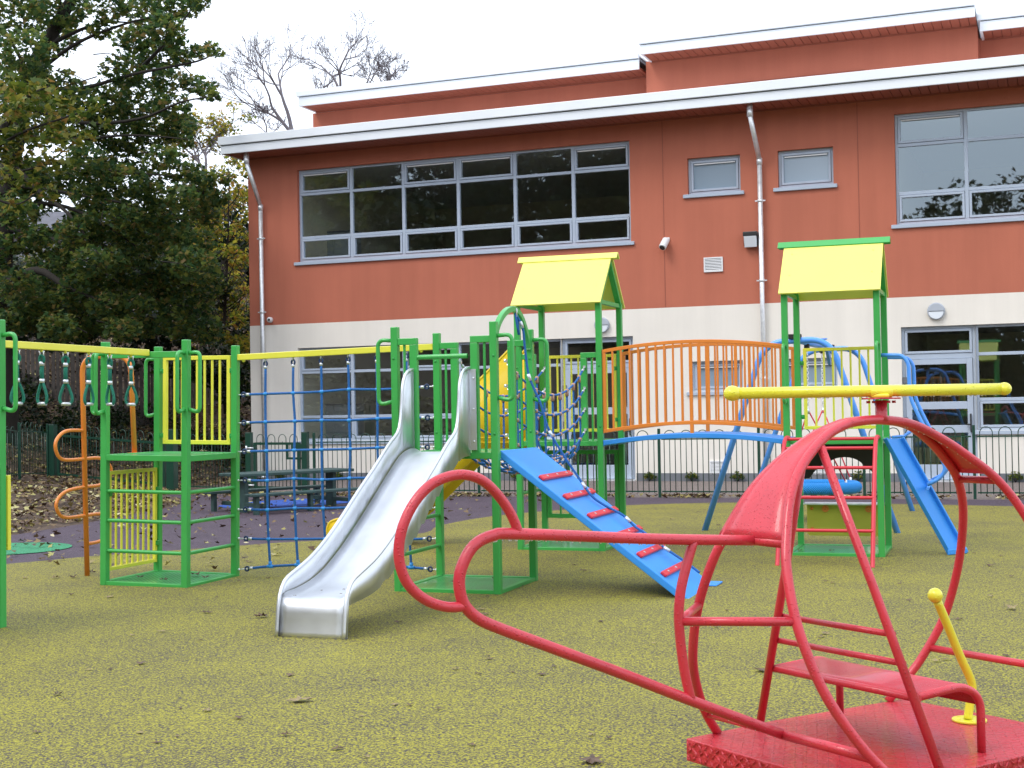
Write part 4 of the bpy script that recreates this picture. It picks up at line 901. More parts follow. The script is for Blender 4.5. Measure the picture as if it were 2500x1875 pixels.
# platform
b = MB(); P_ = [H(-.168, -.002, .05), H(.35, -.03, .05), H(.92, -.005, .05), H(1.115, .004, .05), H(1.15, .5, .05), H(1.15, .98, .05), H(-.165, .98, .05)]
b.prism(P_, (0, 0, .09)); 
REDT = plate_mat('red_tread_plate', (.52, .02, .035), 30); wet(REDT, 60, .6, .3)
def tread():
    """raised lozenges in alternate directions, as on chequer plate"""
    m = mat('red_chequer_plate', (.54, .021, .036), .42, var=.08, vscale=4, coat=.35); n = m.node_tree.nodes; l = m.node_tree.links; bs_ = n['Principled BSDF']
    tc = n.new('ShaderNodeTexCoord'); hs = []
    for rot in (45, -45):
        mp = n.new('ShaderNodeMapping'); mp.inputs['Rotation'].default_value = (0, 0, R(rot)); mp.inputs['Scale'].default_value = (24, 24, 24)
        mp0 = n.new('ShaderNodeMapping'); mp0.inputs['Rotation'].default_value = (0, 0, -R(52.3)); l.new(tc.outputs['Object'], mp0.inputs[0]); l.new(mp0.outputs[0], mp.inputs[0])
        sp = n.new('ShaderNodeSeparateXYZ'); l.new(mp.outputs[0], sp.inputs[0]); parts = []
        for ax, (off, wd) in enumerate(((.0, .36), (.0, .11))):
            f = n.new('ShaderNodeMath'); f.operation = 'FRACT'; ad = n.new('ShaderNodeMath'); ad.operation = 'ADD'; ad.inputs[1].default_value = .5 if rot < 0 else 0
            l.new(sp.outputs[ax], ad.inputs[0]); l.new(ad.outputs[0], f.inputs[0])
            s = n.new('ShaderNodeMath'); s.operation = 'SUBTRACT'; s.inputs[1].default_value = .5; l.new(f.outputs[0], s.inputs[0])
            a = n.new('ShaderNodeMath'); a.operation = 'ABSOLUTE'; l.new(s.outputs[0], a.inputs[0])
            d = n.new('ShaderNodeMath'); d.operation = 'DIVIDE'; d.inputs[1].default_value = wd; l.new(a.outputs[0], d.inputs[0])
            p2 = n.new('ShaderNodeMath'); p2.operation = 'POWER'; p2.inputs[1].default_value = 2; l.new(d.outputs[0], p2.inputs[0]); parts.append(p2)
        ad = n.new('ShaderNodeMath'); ad.operation = 'ADD'; l.new(parts[0].outputs[0], ad.inputs[0]); l.new(parts[1].outputs[0], ad.inputs[1])
        sb = n.new('ShaderNodeMath'); sb.operation = 'SUBTRACT'; sb.use_clamp = True; sb.inputs[0].default_value = 1; l.new(ad.outputs[0], sb.inputs[1]); hs.append(sb)
    mx = n.new('ShaderNodeMath'); mx.operation = 'MAXIMUM'; l.new(hs[0].outputs[0], mx.inputs[0]); l.new(hs[1].outputs[0], mx.inputs[1])
    bp = n.new('ShaderNodeBump'); bp.inputs['Strength'].default_value = 1; bp.inputs['Distance'].default_value = .005; l.new(mx.outputs[0], bp.inputs['Height'])
    no = n.new('ShaderNodeTexNoise'); no.inputs['Scale'].default_value = 26; no.inputs['Detail'].default_value = 6; l.new(tc.outputs['Object'], no.inputs[0])
    b2 = n.new('ShaderNodeBump'); b2.inputs['Strength'].default_value = .9; b2.inputs['Distance'].default_value = .03; l.new(no.outputs[0], b2.inputs['Height']); l.new(b2.outputs[0], bp.inputs['Normal']); l.new(bp.outputs[0], bs_.inputs['Normal'])
    return m
TREAD = tread(); b.build('platform', TREAD, hel, bevel=.004)
# chequer pattern on the rim: small raised lozenges as geometry
b = MB()
for (p, q, out_) in ((H(-.168, -.002, .05), H(-.165, .98, .05), -hc), (H(-.165, .98, .05), H(1.15, .98, .05), hb)):
    L = np.linalg.norm(q-p); d = (q-p)/L; n_ = int(L/.034)
    for i in range(n_):
        for j in range(3):
            c = p+d*(i+.5+(.25 if j % 2 else 0))*L/n_+np.array([0, 0, .018+.027*j])+out_*.002; s = 1 if (i+j) % 2 else -1
            a = (d+np.array([0, 0, s]))/1.414; e = np.cross(a, out_); b.add([c-a*.015, c+e*.0055, c+a*.015, c-e*.0055, c+out_*.0055], [(0, 1, 4), (1, 2, 4), (2, 3, 4), (3, 0, 4)])
b.build('tread_lozenges', TREAD, hel)
prof = [(0, .14), (-.11, .262), (-.215, .44), (-.258, .60), (-.268, .735), (-.25, .88), (-.215, .985), (-.13, 1.15), (-.02, 1.267), (.13, 1.363), (.25, 1.408), (.34, 1.424), (.49, 1.428), (.66, 1.405), (.82, 1.335), (.94, 1.262), (1.055, 1.178), (1.14, 1.072), (1.20, .937), (1.246, .74), (1.246, .517), (1.175, .341), (1.117, .257), (1.016, .14)]
def lean(z, far): k = (z-HZ0)/(HZ1-HZ0)*HW/2; return k if far else HW-k
HR = .0190
hoops = []
for far in (True, False):
    p = smooth_path([H(s, lean(z, far), z) for s, z in prof], 4); hoops.append(p)
    b = MB(); b.tube(p, HR, 14); b.build('cabin_hoop', RED, hel)
# canopy sheets between the hoops
def sheetpart(i0, i1):
    A_, B_ = hoops; b = MB(); vs = []; up = np.array([0, 0, 1])
    for i in range(i0, i1+1):
        pass
        tg = A_[i+1]-A_[i-1]; on = np.cross(tg, hb); on /= np.linalg.norm(on); on = on if on@(A_[i]-H(.5, .48, .7)) > 0 else -on
        pa, pb = A_[i]+on*.018-hb*.016, B_[i]+on*.016-hb*.002
        for k in range(5): s = k/4; vs.append(pa*(1-s)+pb*s)
    n = i1-i0; b.add(vs, [(i*5+k, i*5+k+1, (i+1)*5+k+1, (i+1)*5+k) for i in range(n) for k in range(4)], True)
    o = b.build('canopy_sheet', RED, hel); sd = o.modifiers.new('t', 'SOLIDIFY'); sd.thickness = .004
def nearest(s, z, lo, hi):
    return min(range(lo, hi), key=lambda i: abs((hoops[0][i]-HO)@hc-s)+abs(hoops[0][i][2]-z))
ia = nearest(-.21, .985, 0, 45); ib = nearest(1.065, 1.165, 50, len(hoops[0])); mid_ = nearest(.49, 1.428, 30, 60)
sheetpart(ia, mid_-4); sheetpart(mid_+4, ib)
def htube(name, pts, r=.0165, n=12, fl=0):
    P = [H(*p) for p in pts]; b = MB(); b.tube(fillet(P, fl) if fl else P, r, n); return b.build(name, RED, hel)
z = .985; htube('cross_tube', [(-.213, lean(z, 1), z), (-.213, lean(z, 0), z)], HR)
z = .235; htube('cross_tube', [(-.09, lean(z, 1), z), (-.09, .48, z)], .013); htube('cross_tube', [(-.09, .47, z), (-.09, lean(z, 0), z)], .0198)
z = .375; htube('cross_tube', [(1.20, lean(z, 1), z), (1.20, lean(z, 0), z)], .0165)
z = 1.160; htube('cross_tube', [(1.075, lean(z, 1), z), (1.075, lean(z, 0), z)], .016)
# tail boom and tail ring in the middle plane
M_ = HW/2
bm = [(-.213, .985), (-.70, 1.022), (-1.28, 1.077), (-1.38, 1.078), (-1.455, 1.05), (-1.50, .99), (-1.515, .93), (-1.50, .865), (-1.455, .815), (-1.38, .775), (-1.2, .70), (-.85, .555), (-.581, .439), (-.09, .235)]
b = MB(); b.tube(smooth_path([H(s, M_, z) for s, z in bm], 4), .0200, 14); b.build('tail_boom', RED, hel)
rg = [(-1.278, 1.075), (-1.30, 1.13), (-1.34, 1.19), (-1.40, 1.25), (-1.46, 1.279), (-1.53, 1.284), (-1.61, 1.26), (-1.675, 1.205), (-1.72, 1.13), (-1.737, 1.05), (-1.725, .98), (-1.69, .925), (-1.63, .88), (-1.56, .856), (-1.50, .853)]
b = MB(); b.tube(smooth_path([H(s, M_, z) for s, z in rg], 4), .0175, 14); b.build('tail_ring', RED, hel)
b = MB(); b.tube(smooth_path([H(s, M_, z) for s, z in [(-.513, 1.005), (-.555, .90), (-.582, .81), (-.59, .71), (-.572, .55), (-.54, .42)]], 4), .0185, 12); b.build('rear_strut', RED, hel)
for far in (1, 0):
    z = .715; b = MB(); b.tube([H(-.588, M_, z), H(-.268, lean(z, far), z)], .0165, 12); b.build('rear_guard_tube', RED, hel)
# ladder back
for far in (1, 0):
    b = MB(); b.tube([H(.10, lean(1.33, far), 1.33), H(.165, lean(.80, far), .80), H(.235, lean(.14, far), .14)], .0175, 12); b.build('ladder_leg', RED, hel)
for z, s in ((.625, .20), (.52, .21)):
    htube('backrest_rung', [(s, lean(z, 1), z), (s, lean(z, 0), z)], .0125)
# seat
zs = .395; b = MB()
def seatline(t): return fillet([H(.225, t, zs), H(.50, t, zs+.012), H(.60, t, zs-.045), H(.60, t, .14)], .08, 8)
for t_ in (.11, .85): b = MB(); b.tube(seatline(t_), .0165, 12); b.build('seat_frame', RED, hel)
b = MB(); A_ = seatline(.11); B_ = seatline(.85); keep = [i for i, p in enumerate(A_) if p[2] > zs-.10]; vs = []
A2 = [A_[0]+(A_[1]-A_[0])*k/5 for k in range(6)]+[A_[i] for i in keep[2:]]; B2 = [B_[0]+(B_[1]-B_[0])*k/5 for k in range(6)]+[B_[i] for i in keep[2:]]
for p, q in zip(A2, B2): vs += [p+np.array([0, 0, .014]), q+np.array([0, 0, .014])]
b.add(vs, [(2*i, 2*i+1, 2*i+3, 2*i+2) for i in range(len(A2)-1)], True); o = b.build('seat', RED, hel); sd = o.modifiers.new('t', 'SOLIDIFY'); sd.thickness = .004
htube('seat_frame', [(.225, .085, zs-.0), (.225, .875, zs)], .0145)
# mast and rotor
b = MB(); b.tube([H(.488, M_, 1.425), H(.49, M_, 1.447), H(.49, M_, 1.508)], [.032, .024, .024], 16); b.build('mast', RED, hel)
b = MB(); m_c = H(.49, M_, 1.512); b.tube([m_c, m_c+[0, 0, .006]], .078, 24); 
for a in range(4): q = m_c+np.array([.058*math.cos(a*1.57+.6), .058*math.sin(a*1.57+.6), -.006]); b.tube([q, q-[0, 0, .010]], .008, 8)
b.build('rotor_flange', RED, hel)
ra = PL(1800, 964, m_c+np.array([0, 0, .035]), FW); rb_ = PL(2447, 953.5, m_c+np.array([0, 0, .035]), FW)
rc = m_c+np.array([0, 0, .034]); dirr = (rb_-ra)/np.linalg.norm(rb_-ra); dirr[2] = 0; dirr /= np.linalg.norm(dirr); dirr = dirr-FW*.06; dirr /= np.linalg.norm(dirr)
ra = rc-dirr*.59; rb_ = rc+dirr*.485
b = MB(); b.tube([ra, rc, rb_], .0235, 16); b.ball(ra-dirr*.01, .032, 16, (1.15, 1.15, 1)); b.ball(rb_+dirr*.008, .0265, 16, (1.1, 1.1, 1)); b.build('rotor', YWET, hel)
b = MB(); b.box(rc[0]-.035, rc[0]+.035, rc[1]-.03, rc[1]+.03, rc[2]-.028, rc[2]-.012); b.tube([rc-dirr*.045-[0, 0, .004], rc+dirr*.045-[0, 0, .004]], .026, 16); b.build('rotor_saddle', YWET, hel, bevel=.006)
# control stick
b = MB(); j0 = H(.985, M_, .14); b.tube([j0+[0, 0, .001], j0+[0, 0, .010]], .072, 28)
for a in range(5): q = j0+np.array([.053*math.cos(a*1.257), .053*math.sin(a*1.257), .0101]); b.tube([q, q+[0, 0, .003]], .009, 8)
b.build('stick_base', YWET, hel, bevel=.003)
stk = [H(.975, M_, .15), H(.995, M_, .235), H(1.005, M_, .30), H(.935, M_, .42), H(.865, M_, .55), H(.80, M_, .665)]
b = MB(); b.tube(smooth_path(stk, 5), .0185, 14); b.ball(H(.788, M_, .690), .0315, 18); b.build('control_stick', YWET, hel)
# rain drops hanging under the red and yellow tubes
b = MB(); dp = random.Random(3)
def drops(path, r, n, a=0., z_=1.):
    for _ in range(n):
        f = dp.uniform(a, z_)*(len(path)-1); i = min(int(f), len(path)-2); p = path[i]+(path[i+1]-path[i])*(f-i); s = dp.uniform(.0018, .0034)
        b.ball(p-np.array([0, 0, r+s*.5]), s, 6, (1, 1, 1.2))
drops(smooth_path([H(s, M_, z) for s, z in bm[:4]], 4), .020, 70); drops([ra, rb_], .0235, 80)
drops(smooth_path([H(s, M_, z) for s, z in bm[9:]], 4), .020, 50); drops(hoops[1][30:70], .019, 40)
drops([H(-.588, M_, .715), H(-.268, lean(.715, 0), .715)], .0165, 10)
WATER = mat('rain_water', (.75, .78, .8), .05, spec=.8); o = b.build('rain_drops', WATER, hel); o['kind'] = 'stuff'
# ================================================================== PICNIC TABLE
pt = thing('picnic_table', (-10.5, 19.1, 0), 'dark green low picnic table with benches on both sides behind the blue net', 'picnic table')
pd = np.array([math.cos(R(62)), math.sin(R(62)), 0]); pn = np.array([-pd[1], pd[0], 0]); pc = np.array([-10.47, 19.13, 0])
def PP(a, c, z): return pc+pd*a+pn*c+np.array([0, 0, z])
def slab(b, a0, a1, c0, c1, z0, z1): b.add([PP(a, c, z) for z in (z0, z1) for a, c in ((a0, c0), (a1, c0), (a1, c1), (a0, c1))], [(0,3,2,1),(4,5,6,7),(0,1,5,4),(1,2,6,5),(2,3,7,6),(3,0,4,7)])
b = MB()
for k in range(4): slab(b, -1.02, 1.02, -.33+.167*k, -.33+.167*k+.158, .555, .60)
b.build('table_top', BENCH, pt, bevel=.008)
for a in (-.80, .80):
    b = MB(); slab(b, a-.035, a+.035, -.10, .10, 0, .555); b.build('leg', BENCH, pt, bevel=.008)
    b = MB(); slab(b, a-.03, a+.03, -.58, .58, .10, .16); b.build('brace', BENCH, pt, bevel=.006)
for s in (-1, 1):
    b = MB()
    for k in range(2): slab(b, -1.08, 1.08, s*.60-.12+.122*k, s*.60-.12+.122*k+.114, .275, .315)
    be = b.build('bench', BENCH, pt, bevel=.008)
    for a in (-.95, .0, .95): b = MB(); slab(b, a-.03, a+.03, s*.60-.045, s*.60+.045, 0, .275); b.build('leg', BENCH, be, bevel=.006)
# ================================================================== BOW-TOP FENCE AND GATES
def bowfence(name, p0, p1, label, hgt=1.10, posts=True, pitch=.0935, group=None, bay=1.64, zf=None, cat='fence', gate=False):
    p0 = np.array([p0[0], p0[1], 0.]); p1 = np.array([p1[0], p1[1], 0.]); L = np.linalg.norm(p1-p0); d = (p1-p0)/L
    t = thing(name, tuple((p0+p1)/2), label, cat, group); zf = zf or (lambda x, y: 0.0)
    def Q(a, z): q = p0+d*a; return np.array([q[0], q[1], zf(q[0], q[1])+z])
    nb = max(1, round(L/bay)); 
    for k in range(nb):
        a0, a1 = L*k/nb+.04, L*(k+1)/nb-.04; b = MB(); w_ = a1-a0; u = w_/round(w_/pitch); n = int(round(w_/u))
        rail = .022 if not gate else .045
        for z in ((.10, .955) if not gate else (.12, .93)): b.bar(Q(a0, z), Q(a1, z), .010 if not gate else .03, rail)
        if gate:
            for a in (a0, a1): b.bar(Q(a, .08), Q(a, .95), .05, .05)
        i = 0; r = .0072
        a = a0+u*.5
        while a < a1-.02:
            if a+2*u < a1+.01:
                cc = a+u; top = hgt-u
                pts = [Q(a, .08), Q(a, top)]+[Q(cc-u*math.cos(x), top+u*math.sin(x)) for x in np.linspace(.25, math.pi-.25, 8)]+[Q(a+2*u, top), Q(a+2*u, .08)]
                b.tube(pts, r, 6); b.tube([Q(cc, .08), Q(cc, .97)], r, 6)
                a += 3*u
            else: b.tube([Q(a, .08), Q(a, .97)], r, 6); a += u
        b.build('railing_panel' if not gate else 'gate_leaf', FENCE, t)
    if posts:
        for k in range(0 if posts != 2 else 1, nb+1):
            q = Q(L*k/nb, 0); b = MB(); b.box(q[0]-.022, q[0]+.022, q[1]-.022, q[1]+.022, q[2]-.1, q[2]+1.13); b.build('post', FENCE, t, bevel=.006)
    return t
FY = 22.33
g1 = G(747, 1208); g0 = G(610, 1205); gp = G(421, 1199)
bowfence('bow_top_fence', (-11.75, FY+.12), (-5.37, FY), 'dark green bow-top fence between the gate and the middle of the school wall', bay=1.62)
bowfence('bow_top_fence', (-5.37, FY), (7.7, FY-.05), 'dark green bow-top fence running right behind the swing and right tower', bay=1.63, posts=2)
bowfence('bow_top_fence', (gp[0]+.15, gp[1]), (g0[0]-.12, g0[1]), 'short dark green bow-top fence between the two gates', posts=False, bay=2.2)
def gpost(p, h=1.13, w_=.11, label='', z=0):
    b = MB(); b.box(p[0]-w_/2, p[0]+w_/2, p[1]-w_/2, p[1]+w_/2, z-.05, z+h); b.box(p[0]-w_/2-.004, p[0]+w_/2+.004, p[1]-w_/2-.004, p[1]+w_/2+.004, z+h, z+h+.012); o = b.build('gate_post', FENCE, None, bevel=.006)
    return tag(o, label, 'gate post', 'square dark green gate posts')
gpost(g0, label='square dark green gate post nearest the corner downpipe, on the hinge side'); gpost(g1, label='square dark green gate post on the latch side, left of the steel slide')
gpost(gp, h=1.20, w_=.17, label='thick dark green gate post seen below the tall yellow barrier panel')
ga = bowfence('gate', (g0[0]+.09, g0[1]), (g1[0]-.09, g1[1]+0), 'dark green bow-top gate behind the blue net', posts=False, bay=3, cat='gate', gate=True)
dg = (g1-g0)/np.linalg.norm(g1-g0); ng = np.array([dg[1], -dg[0], 0]); b = MB(); c = g1-dg*.30
b.bar(c+ng*.03+np.array([0, 0, .86]), c+dg*.26+ng*.03+np.array([0, 0, .86]), .03, .13); b.bar(c-dg*.09+ng*.03+np.array([0, 0, .66]), c+dg*.22+ng*.03+np.array([0, 0, .66]), .03, .04); b.bar(c-dg*.09+ng*.03+np.array([0, 0, .64]), c-dg*.09+ng*.03+np.array([0, 0, .92]), .03, .03); b.build('latch', FENCE, ga)
for z in (.85, .16):
    b = MB(); b.tube([g0+np.array([.0, -.07, z]), g0+np.array([.12, -.05, z])], .014, 8); b.tube([g0+np.array([-.02, -.07, z-.04]), g0+np.array([-.02, -.07, z+.04])], .018, 8); b.build('hinge', GALV, ga)
# far double gate at the foot of the bank
pz = at(130, 1100, 29.4); pz2 = np.array([pz[0], pz[1], 0]); hz = bank_h(pz[0], pz[1])
t_ = bowfence('gate', (pz2[0]+.12, pz2[1]-.02), (gp[0]-.16, gp[1]+.02), 'dark green double gate at the foot of the leafy bank', posts=False, bay=2.3, cat='gate', gate=True, zf=lambda x, y: bank_h(x, y))
gpost(pz2, h=1.13, w_=.13, label='dark green gate post with rounded top at the foot of the leafy bank', z=hz)
pe = at(-120, 1000, 24.5); bowfence('bow_top_fence', (pe[0], pe[1]), (pz2[0]-.1, pz2[1]-.05), 'dark green bow-top fence climbing the leafy bank at the far left', zf=lambda x, y: bank_h(x, y), bay=1.9)
# timber fence on top of the bank
def timber():
    a = at(-60, 880, 36.5); c = at(350, 890, 36.8); e = at(620, 900, 41); t = thing('timber_fence', tuple(c), 'weathered vertical-pale timber fence along the top of the bank', 'fence')
    for k, (p, q) in enumerate(((a, c), (c, e))):
        p = np.array([p[0], p[1], 0]); q = np.array([q[0], q[1], 0]); L = np.linalg.norm(q-p); d = (q-p)/L; n_ = np.array([d[1], -d[0], 0]); b = MB(); x = 0
        def base(x): u = p+d*x; return np.array([u[0], u[1], bank_h(u[0], u[1])])
        while x < L:
            w_ = rnd.uniform(.075, .10); z0 = base(x)[2]; top = z0+1.75+rnd.uniform(-.06, .06)
            u = p+d*x; v = p+d*(x+w_); j = n_*rnd.uniform(0, .012); vs = [np.array([u[0], u[1], z0+.05])+j, np.array([v[0], v[1], z0+.05])+j, np.array([v[0], v[1], top-.05])+j, (u+v)/2*np.array([1, 1, 0])+np.array([0, 0, top])+j, np.array([u[0], u[1], top-.05])+j]
            b.prism(vs, n_*.02); x += w_+rnd.uniform(.03, .06)
        b.build('pale_panel', TIMBER, t)
        for z in (.4, 1.4):
            b = MB(); nn = 6
            for i in range(nn): b.bar(base(L*i/nn)+np.array([0, 0, z])-n_*.03, base(L*(i+1)/nn)+np.array([0, 0, z])-n_*.03, .05, .09)
            b.build('rail', TIMBER, t)
timber()
# ================================================================== VEGETATION
nr = np.random.default_rng(11)
def leaf_cloud(name, clumps, dens, size, mt, parent=None, flat=.55, seed=1, loc=None, kind=None, shell=.45):
    """clumps: (centre xyz, radius). Many lobed leaf faces scattered through each clump."""
    g = np.random.default_rng(seed); C = []; 
    for c, r in clumps:
        n = max(12, int(dens*r*r)); d = g.normal(size=(n, 3)); d /= np.linalg.norm(d, axis=1)[:, None]
        rad = r*(shell+(1-shell)*g.random(n)**.6)*(1+.18*np.sin(d[:, 0]*5+c[0])*np.cos(d[:, 1]*4+c[1])); p = d*rad[:, None]*np.array([1, 1, .78]); C.append(p+np.array(c))
    P = np.concatenate(C); n = len(P)
    nrm = g.normal(size=(n, 3)); nrm[:, 2] = np.abs(nrm[:, 2])+flat; nrm /= np.linalg.norm(nrm, axis=1)[:, None]
    t = g.normal(size=(n, 3)); t -= nrm*(t*nrm).sum(1)[:, None]; t /= np.linalg.norm(t, axis=1)[:, None]; b = np.cross(nrm, t)
    s = size*(.6+.8*g.random(n))
    shp = np.array([(-.5, 0), (-.16, .16), (-.22, .44), (.10, .28), (.5, .12), (.5, -.12), (.10, -.28), (-.22, -.44), (-.16, -.16)])
    m = len(shp); V = P[:, None, :]+(t[:, None, :]*shp[None, :, 0, None]+b[:, None, :]*shp[None, :, 1, None])*s[:, None, None]
    V += nrm[:, None, :]*(np.abs(shp[:, 1])*-.35)[None, :, None]*s[:, None, None]
    me = bpy.data.meshes.new(name); me.vertices.add(n*m)
    org = parent['org'] if parent is not None else (loc or (0, 0, 0)); V = V-np.array(org)
    me.vertices.foreach_set('co', V.reshape(-1)); me.loops.add(n*m); me.loops.foreach_set('vertex_index', np.arange(n*m))
    me.polygons.add(n); me.polygons.foreach_set('loop_start', np.arange(n)*m); me.polygons.foreach_set('loop_total', np.full(n, m)); me.update(); me.validate()
    me.materials.append(mt); o = bpy.data.objects.new(name, me); sc.collection.objects.link(o)
    if parent is not None: o.parent = parent
    else: o.location = org
    if kind: o['kind'] = kind
    return o
def limb(b, pts, r0, r1, n=8):
    P = smooth_path(pts, 4); m = len(P); b.tube(P, [r0+(r1-r0)*i/(m-1) for i in range(m)], n)
def px_clumps(lst, d0, dj, seed=3):
    g = random.Random(seed); out = []
    for x, y, r in lst:
        d = d0+g.uniform(-dj, dj); out.append((at(x, y, d), r*d/FPX))
    return out
# 1 dark sycamore filling the upper left
D1 = 31.0
top = [(40,30,80),(150,10,80),(265,12,55),(370,25,62),(445,12,45),(482,2,32),(60,125,75),(330,95,55),(400,70,52),(430,100,30),(150,95,50),(245,70,32),
       (385,140,60),(300,170,55),(60,205,80),(150,225,70),(240,250,62),(330,235,75),(410,195,42),(445,140,28),(480,125,22),(515,120,24),(535,128,16),(470,205,32),(500,220,28),(522,235,18),(525,205,12),
       (420,262,50),(375,310,70),(285,320,75),(190,310,70),(90,300,70),(20,290,55),(430,320,42),(452,345,22),(462,300,20),(300,390,60),(390,385,42),(215,395,60),(425,372,26)]
low = [(205,528,36),(240,505,34),(180,470,26),(500,438,32),(530,482,30),(470,418,30),(548,436,18),(505,480,32),(470,455,36)]
g = random.Random(5)
for yy in range(430, 800, 52):
    for xx in range(-20, 520, 56):
        x_, y_ = xx+g.uniform(-18, 18), yy+g.uniform(-16, 16)
        if (60 < x_ < 165 and 490 < y_ < 560) or (30 < x_ < 120 and 590 < y_ < 660): continue
        if x_ > 485 and y_ < 520: continue
        low.append((x_, y_, g.uniform(38, 60)))
syc = thing('sycamore_tree', tuple(at(10, 900, 31.5)), 'big dark green sycamore with spreading boughs filling the upper left corner', 'tree')
cl1 = px_clumps(top+low, D1, 2.2)
leaf_cloud('crown', cl1, 1700, .125, LEAFD, syc, seed=21)
b = MB(); T = at(5, 1000, 31.5); T2 = at(0, 640, 31.5); T3 = at(60, 260, 31.5); T4 = at(170, 40, 31.5); T5 = at(210, -60, 31.5)
limb(b, [T-[0, 0, 1], at(8, 820, 31.5), T2, at(20, 430, 31.5), at(75, 190, 31.5), at(140, 60, 31.5), T5], .36, .10, 10)
limb(b, [at(2, 700, 31.5), at(90, 660, 31), at(170, 705, 30.5), at(260, 740, 30)], .12, .03)
limb(b, [at(8, 560, 31.5), at(110, 575, 31), at(190, 620, 30.5), at(290, 690, 30)], .06, .015)
limb(b, [at(30, 400, 31.5), at(100, 470, 31), at(165, 520, 30.5), at(220, 590, 30)], .07, .02)
limb(b, [at(20, 500, 31.5), at(140, 500, 31.5), at(240, 540, 31), at(330, 600, 30.5)], .06, .015)
for pts in ([(75,190),(180,110),(300,60),(420,30)], [(100,120),(230,60),(330,55)], [(75,220),(200,215),(330,180),(480,150),(530,125)], [(60,260),(200,300),(340,290),(440,250),(520,235)],
            [(40,330),(180,340),(320,330),(460,340)], [(25,400),(170,400),(300,420),(430,430)], [(20,450),(160,470),(320,500),(450,540)], [(140,60),(150,-20)], [(75,190),(20,90),(-30,40)], [(60,260),(-20,220)], [(330,180),(390,120),(440,60),(480,5)], [(8,640),(-40,560)]):
    limb(b, [at(x, y, 31.5-.5*i) for i, (x, y) in enumerate(pts)], .055, .010, 6)
for k in range(260):      # twigs reaching into the clumps
    c, r = cl1[g.randrange(len(cl1))]; q = c+np.array([g.uniform(-1, 1), g.uniform(-1, 1), g.uniform(-.6, .6)])*r*1.0; p_ = c+np.array([g.uniform(-1, 1), g.uniform(-1, 1), g.uniform(-.6, .6)])*r*1.1
    b.tube([p_, (p_+q)/2+[0, 0, .06], q], [.014, .010, .004], 4)
b.build('trunk', BARK, syc)
# 2 yellow-green maple in front of it
mp_ = thing('maple_tree', tuple(at(-60, 900, 27)), 'yellow-green maple leaves at the left edge in front of the dark sycamore', 'tree')
cl2 = px_clumps([(20,210,45),(60,230,42),(100,215,35),(150,240,38),(30,260,50),(95,270,45),(150,285,40),(195,280,28),(20,325,50),(80,330,45),(130,345,40),(185,335,35),(40,380,42),(110,395,36),(160,410,30),(230,255,30),(250,300,22),(20,430,38),(70,450,34),(120,470,28),(215,330,24),(5,370,40),(30,500,24)], 27, 1.0, 9)
leaf_cloud('crown', cl2, 620, .15, LEAFY, mp_, seed=4)
b = MB(); limb(b, [at(-90, 1080, 27), at(-90, 700, 27), at(-60, 400, 27), at(20, 300, 27)], .16, .05)
for pts in ([(-60,400),(40,330),(150,290),(240,260)], [(-80,500),(20,430),(110,400),(190,340)], [(20,300),(60,240),(120,210)], [(-70,450),(30,500),(90,470)]): limb(b, [at(x, y, 27) for x, y in pts], .04, .008, 6)
b.build('trunk', BARK, mp_)
un = thing('young_tree', tuple(at(170, 800, 33.5)), 'yellow-green young tree glimpsed under the sycamore boughs', 'tree')
clu = px_clumps([(60,560,34),(110,585,36),(160,560,30),(200,600,34),(150,630,38),(90,640,34),(240,640,30),(210,680,34),(270,690,26),(130,690,30),(60,700,30),(300,640,20),(30,610,26),(180,520,20)], 34, .8, 19)
leaf_cloud('crown', clu, 900, .12, LEAFY, un, seed=14, shell=.2)
b = MB(); limb(b, [at(165, 860, 34), at(160, 760, 34), at(150, 640, 34), at(140, 560, 34)], .05, .015, 6)
for pts in ([(162,780),(210,700),(260,650)], [(158,720),(100,650),(60,590)], [(152,660),(190,600)]): limb(b, [at(x, y, 34) for x, y in pts], .025, .008, 5)
b.build('trunk', BARK, un)
# 3 autumn tree against the building corner
au = thing('autumn_tree', tuple(at(545, 960, 37)), 'slender tree with golden green autumn leaves beside the building corner', 'tree')
cl3 = []
g = random.Random(8)
for yy in range(395, 900, 36):
    w0 = 470+max(0, (yy-560))*-.10; w0 = {0: w0}.get(0)
    for xx in np.arange(w0, 640, 34): cl3.append((xx+g.uniform(-12, 12), yy+g.uniform(-14, 14), g.uniform(18, 34)))
cl3 = px_clumps([c for c in cl3 if not (c[1] < 440 and c[0] < 520)], 37, 1.6, 2)
leaf_cloud('crown', [c for i, c in enumerate(cl3) if i % 9 != 0], 950, .115, LEAFA, au, seed=9, shell=.1)
b = MB(); limb(b, [at(552, 1010, 37), at(548, 800, 37), at(556, 600, 37), at(560, 420, 37)], .07, .012)
for k in range(46):
    y = g.uniform(430, 900); b.tube(smooth_path([at(550, y, 37), at(550+g.uniform(-45, 60), y-60, 37+g.uniform(-1, 1)), at(550+g.uniform(-85, 80), y-130, 37+g.uniform(-1, 1))], 3), [.016-.002*i for i in range(7)], 5)
b.build('trunk', BARK, au)
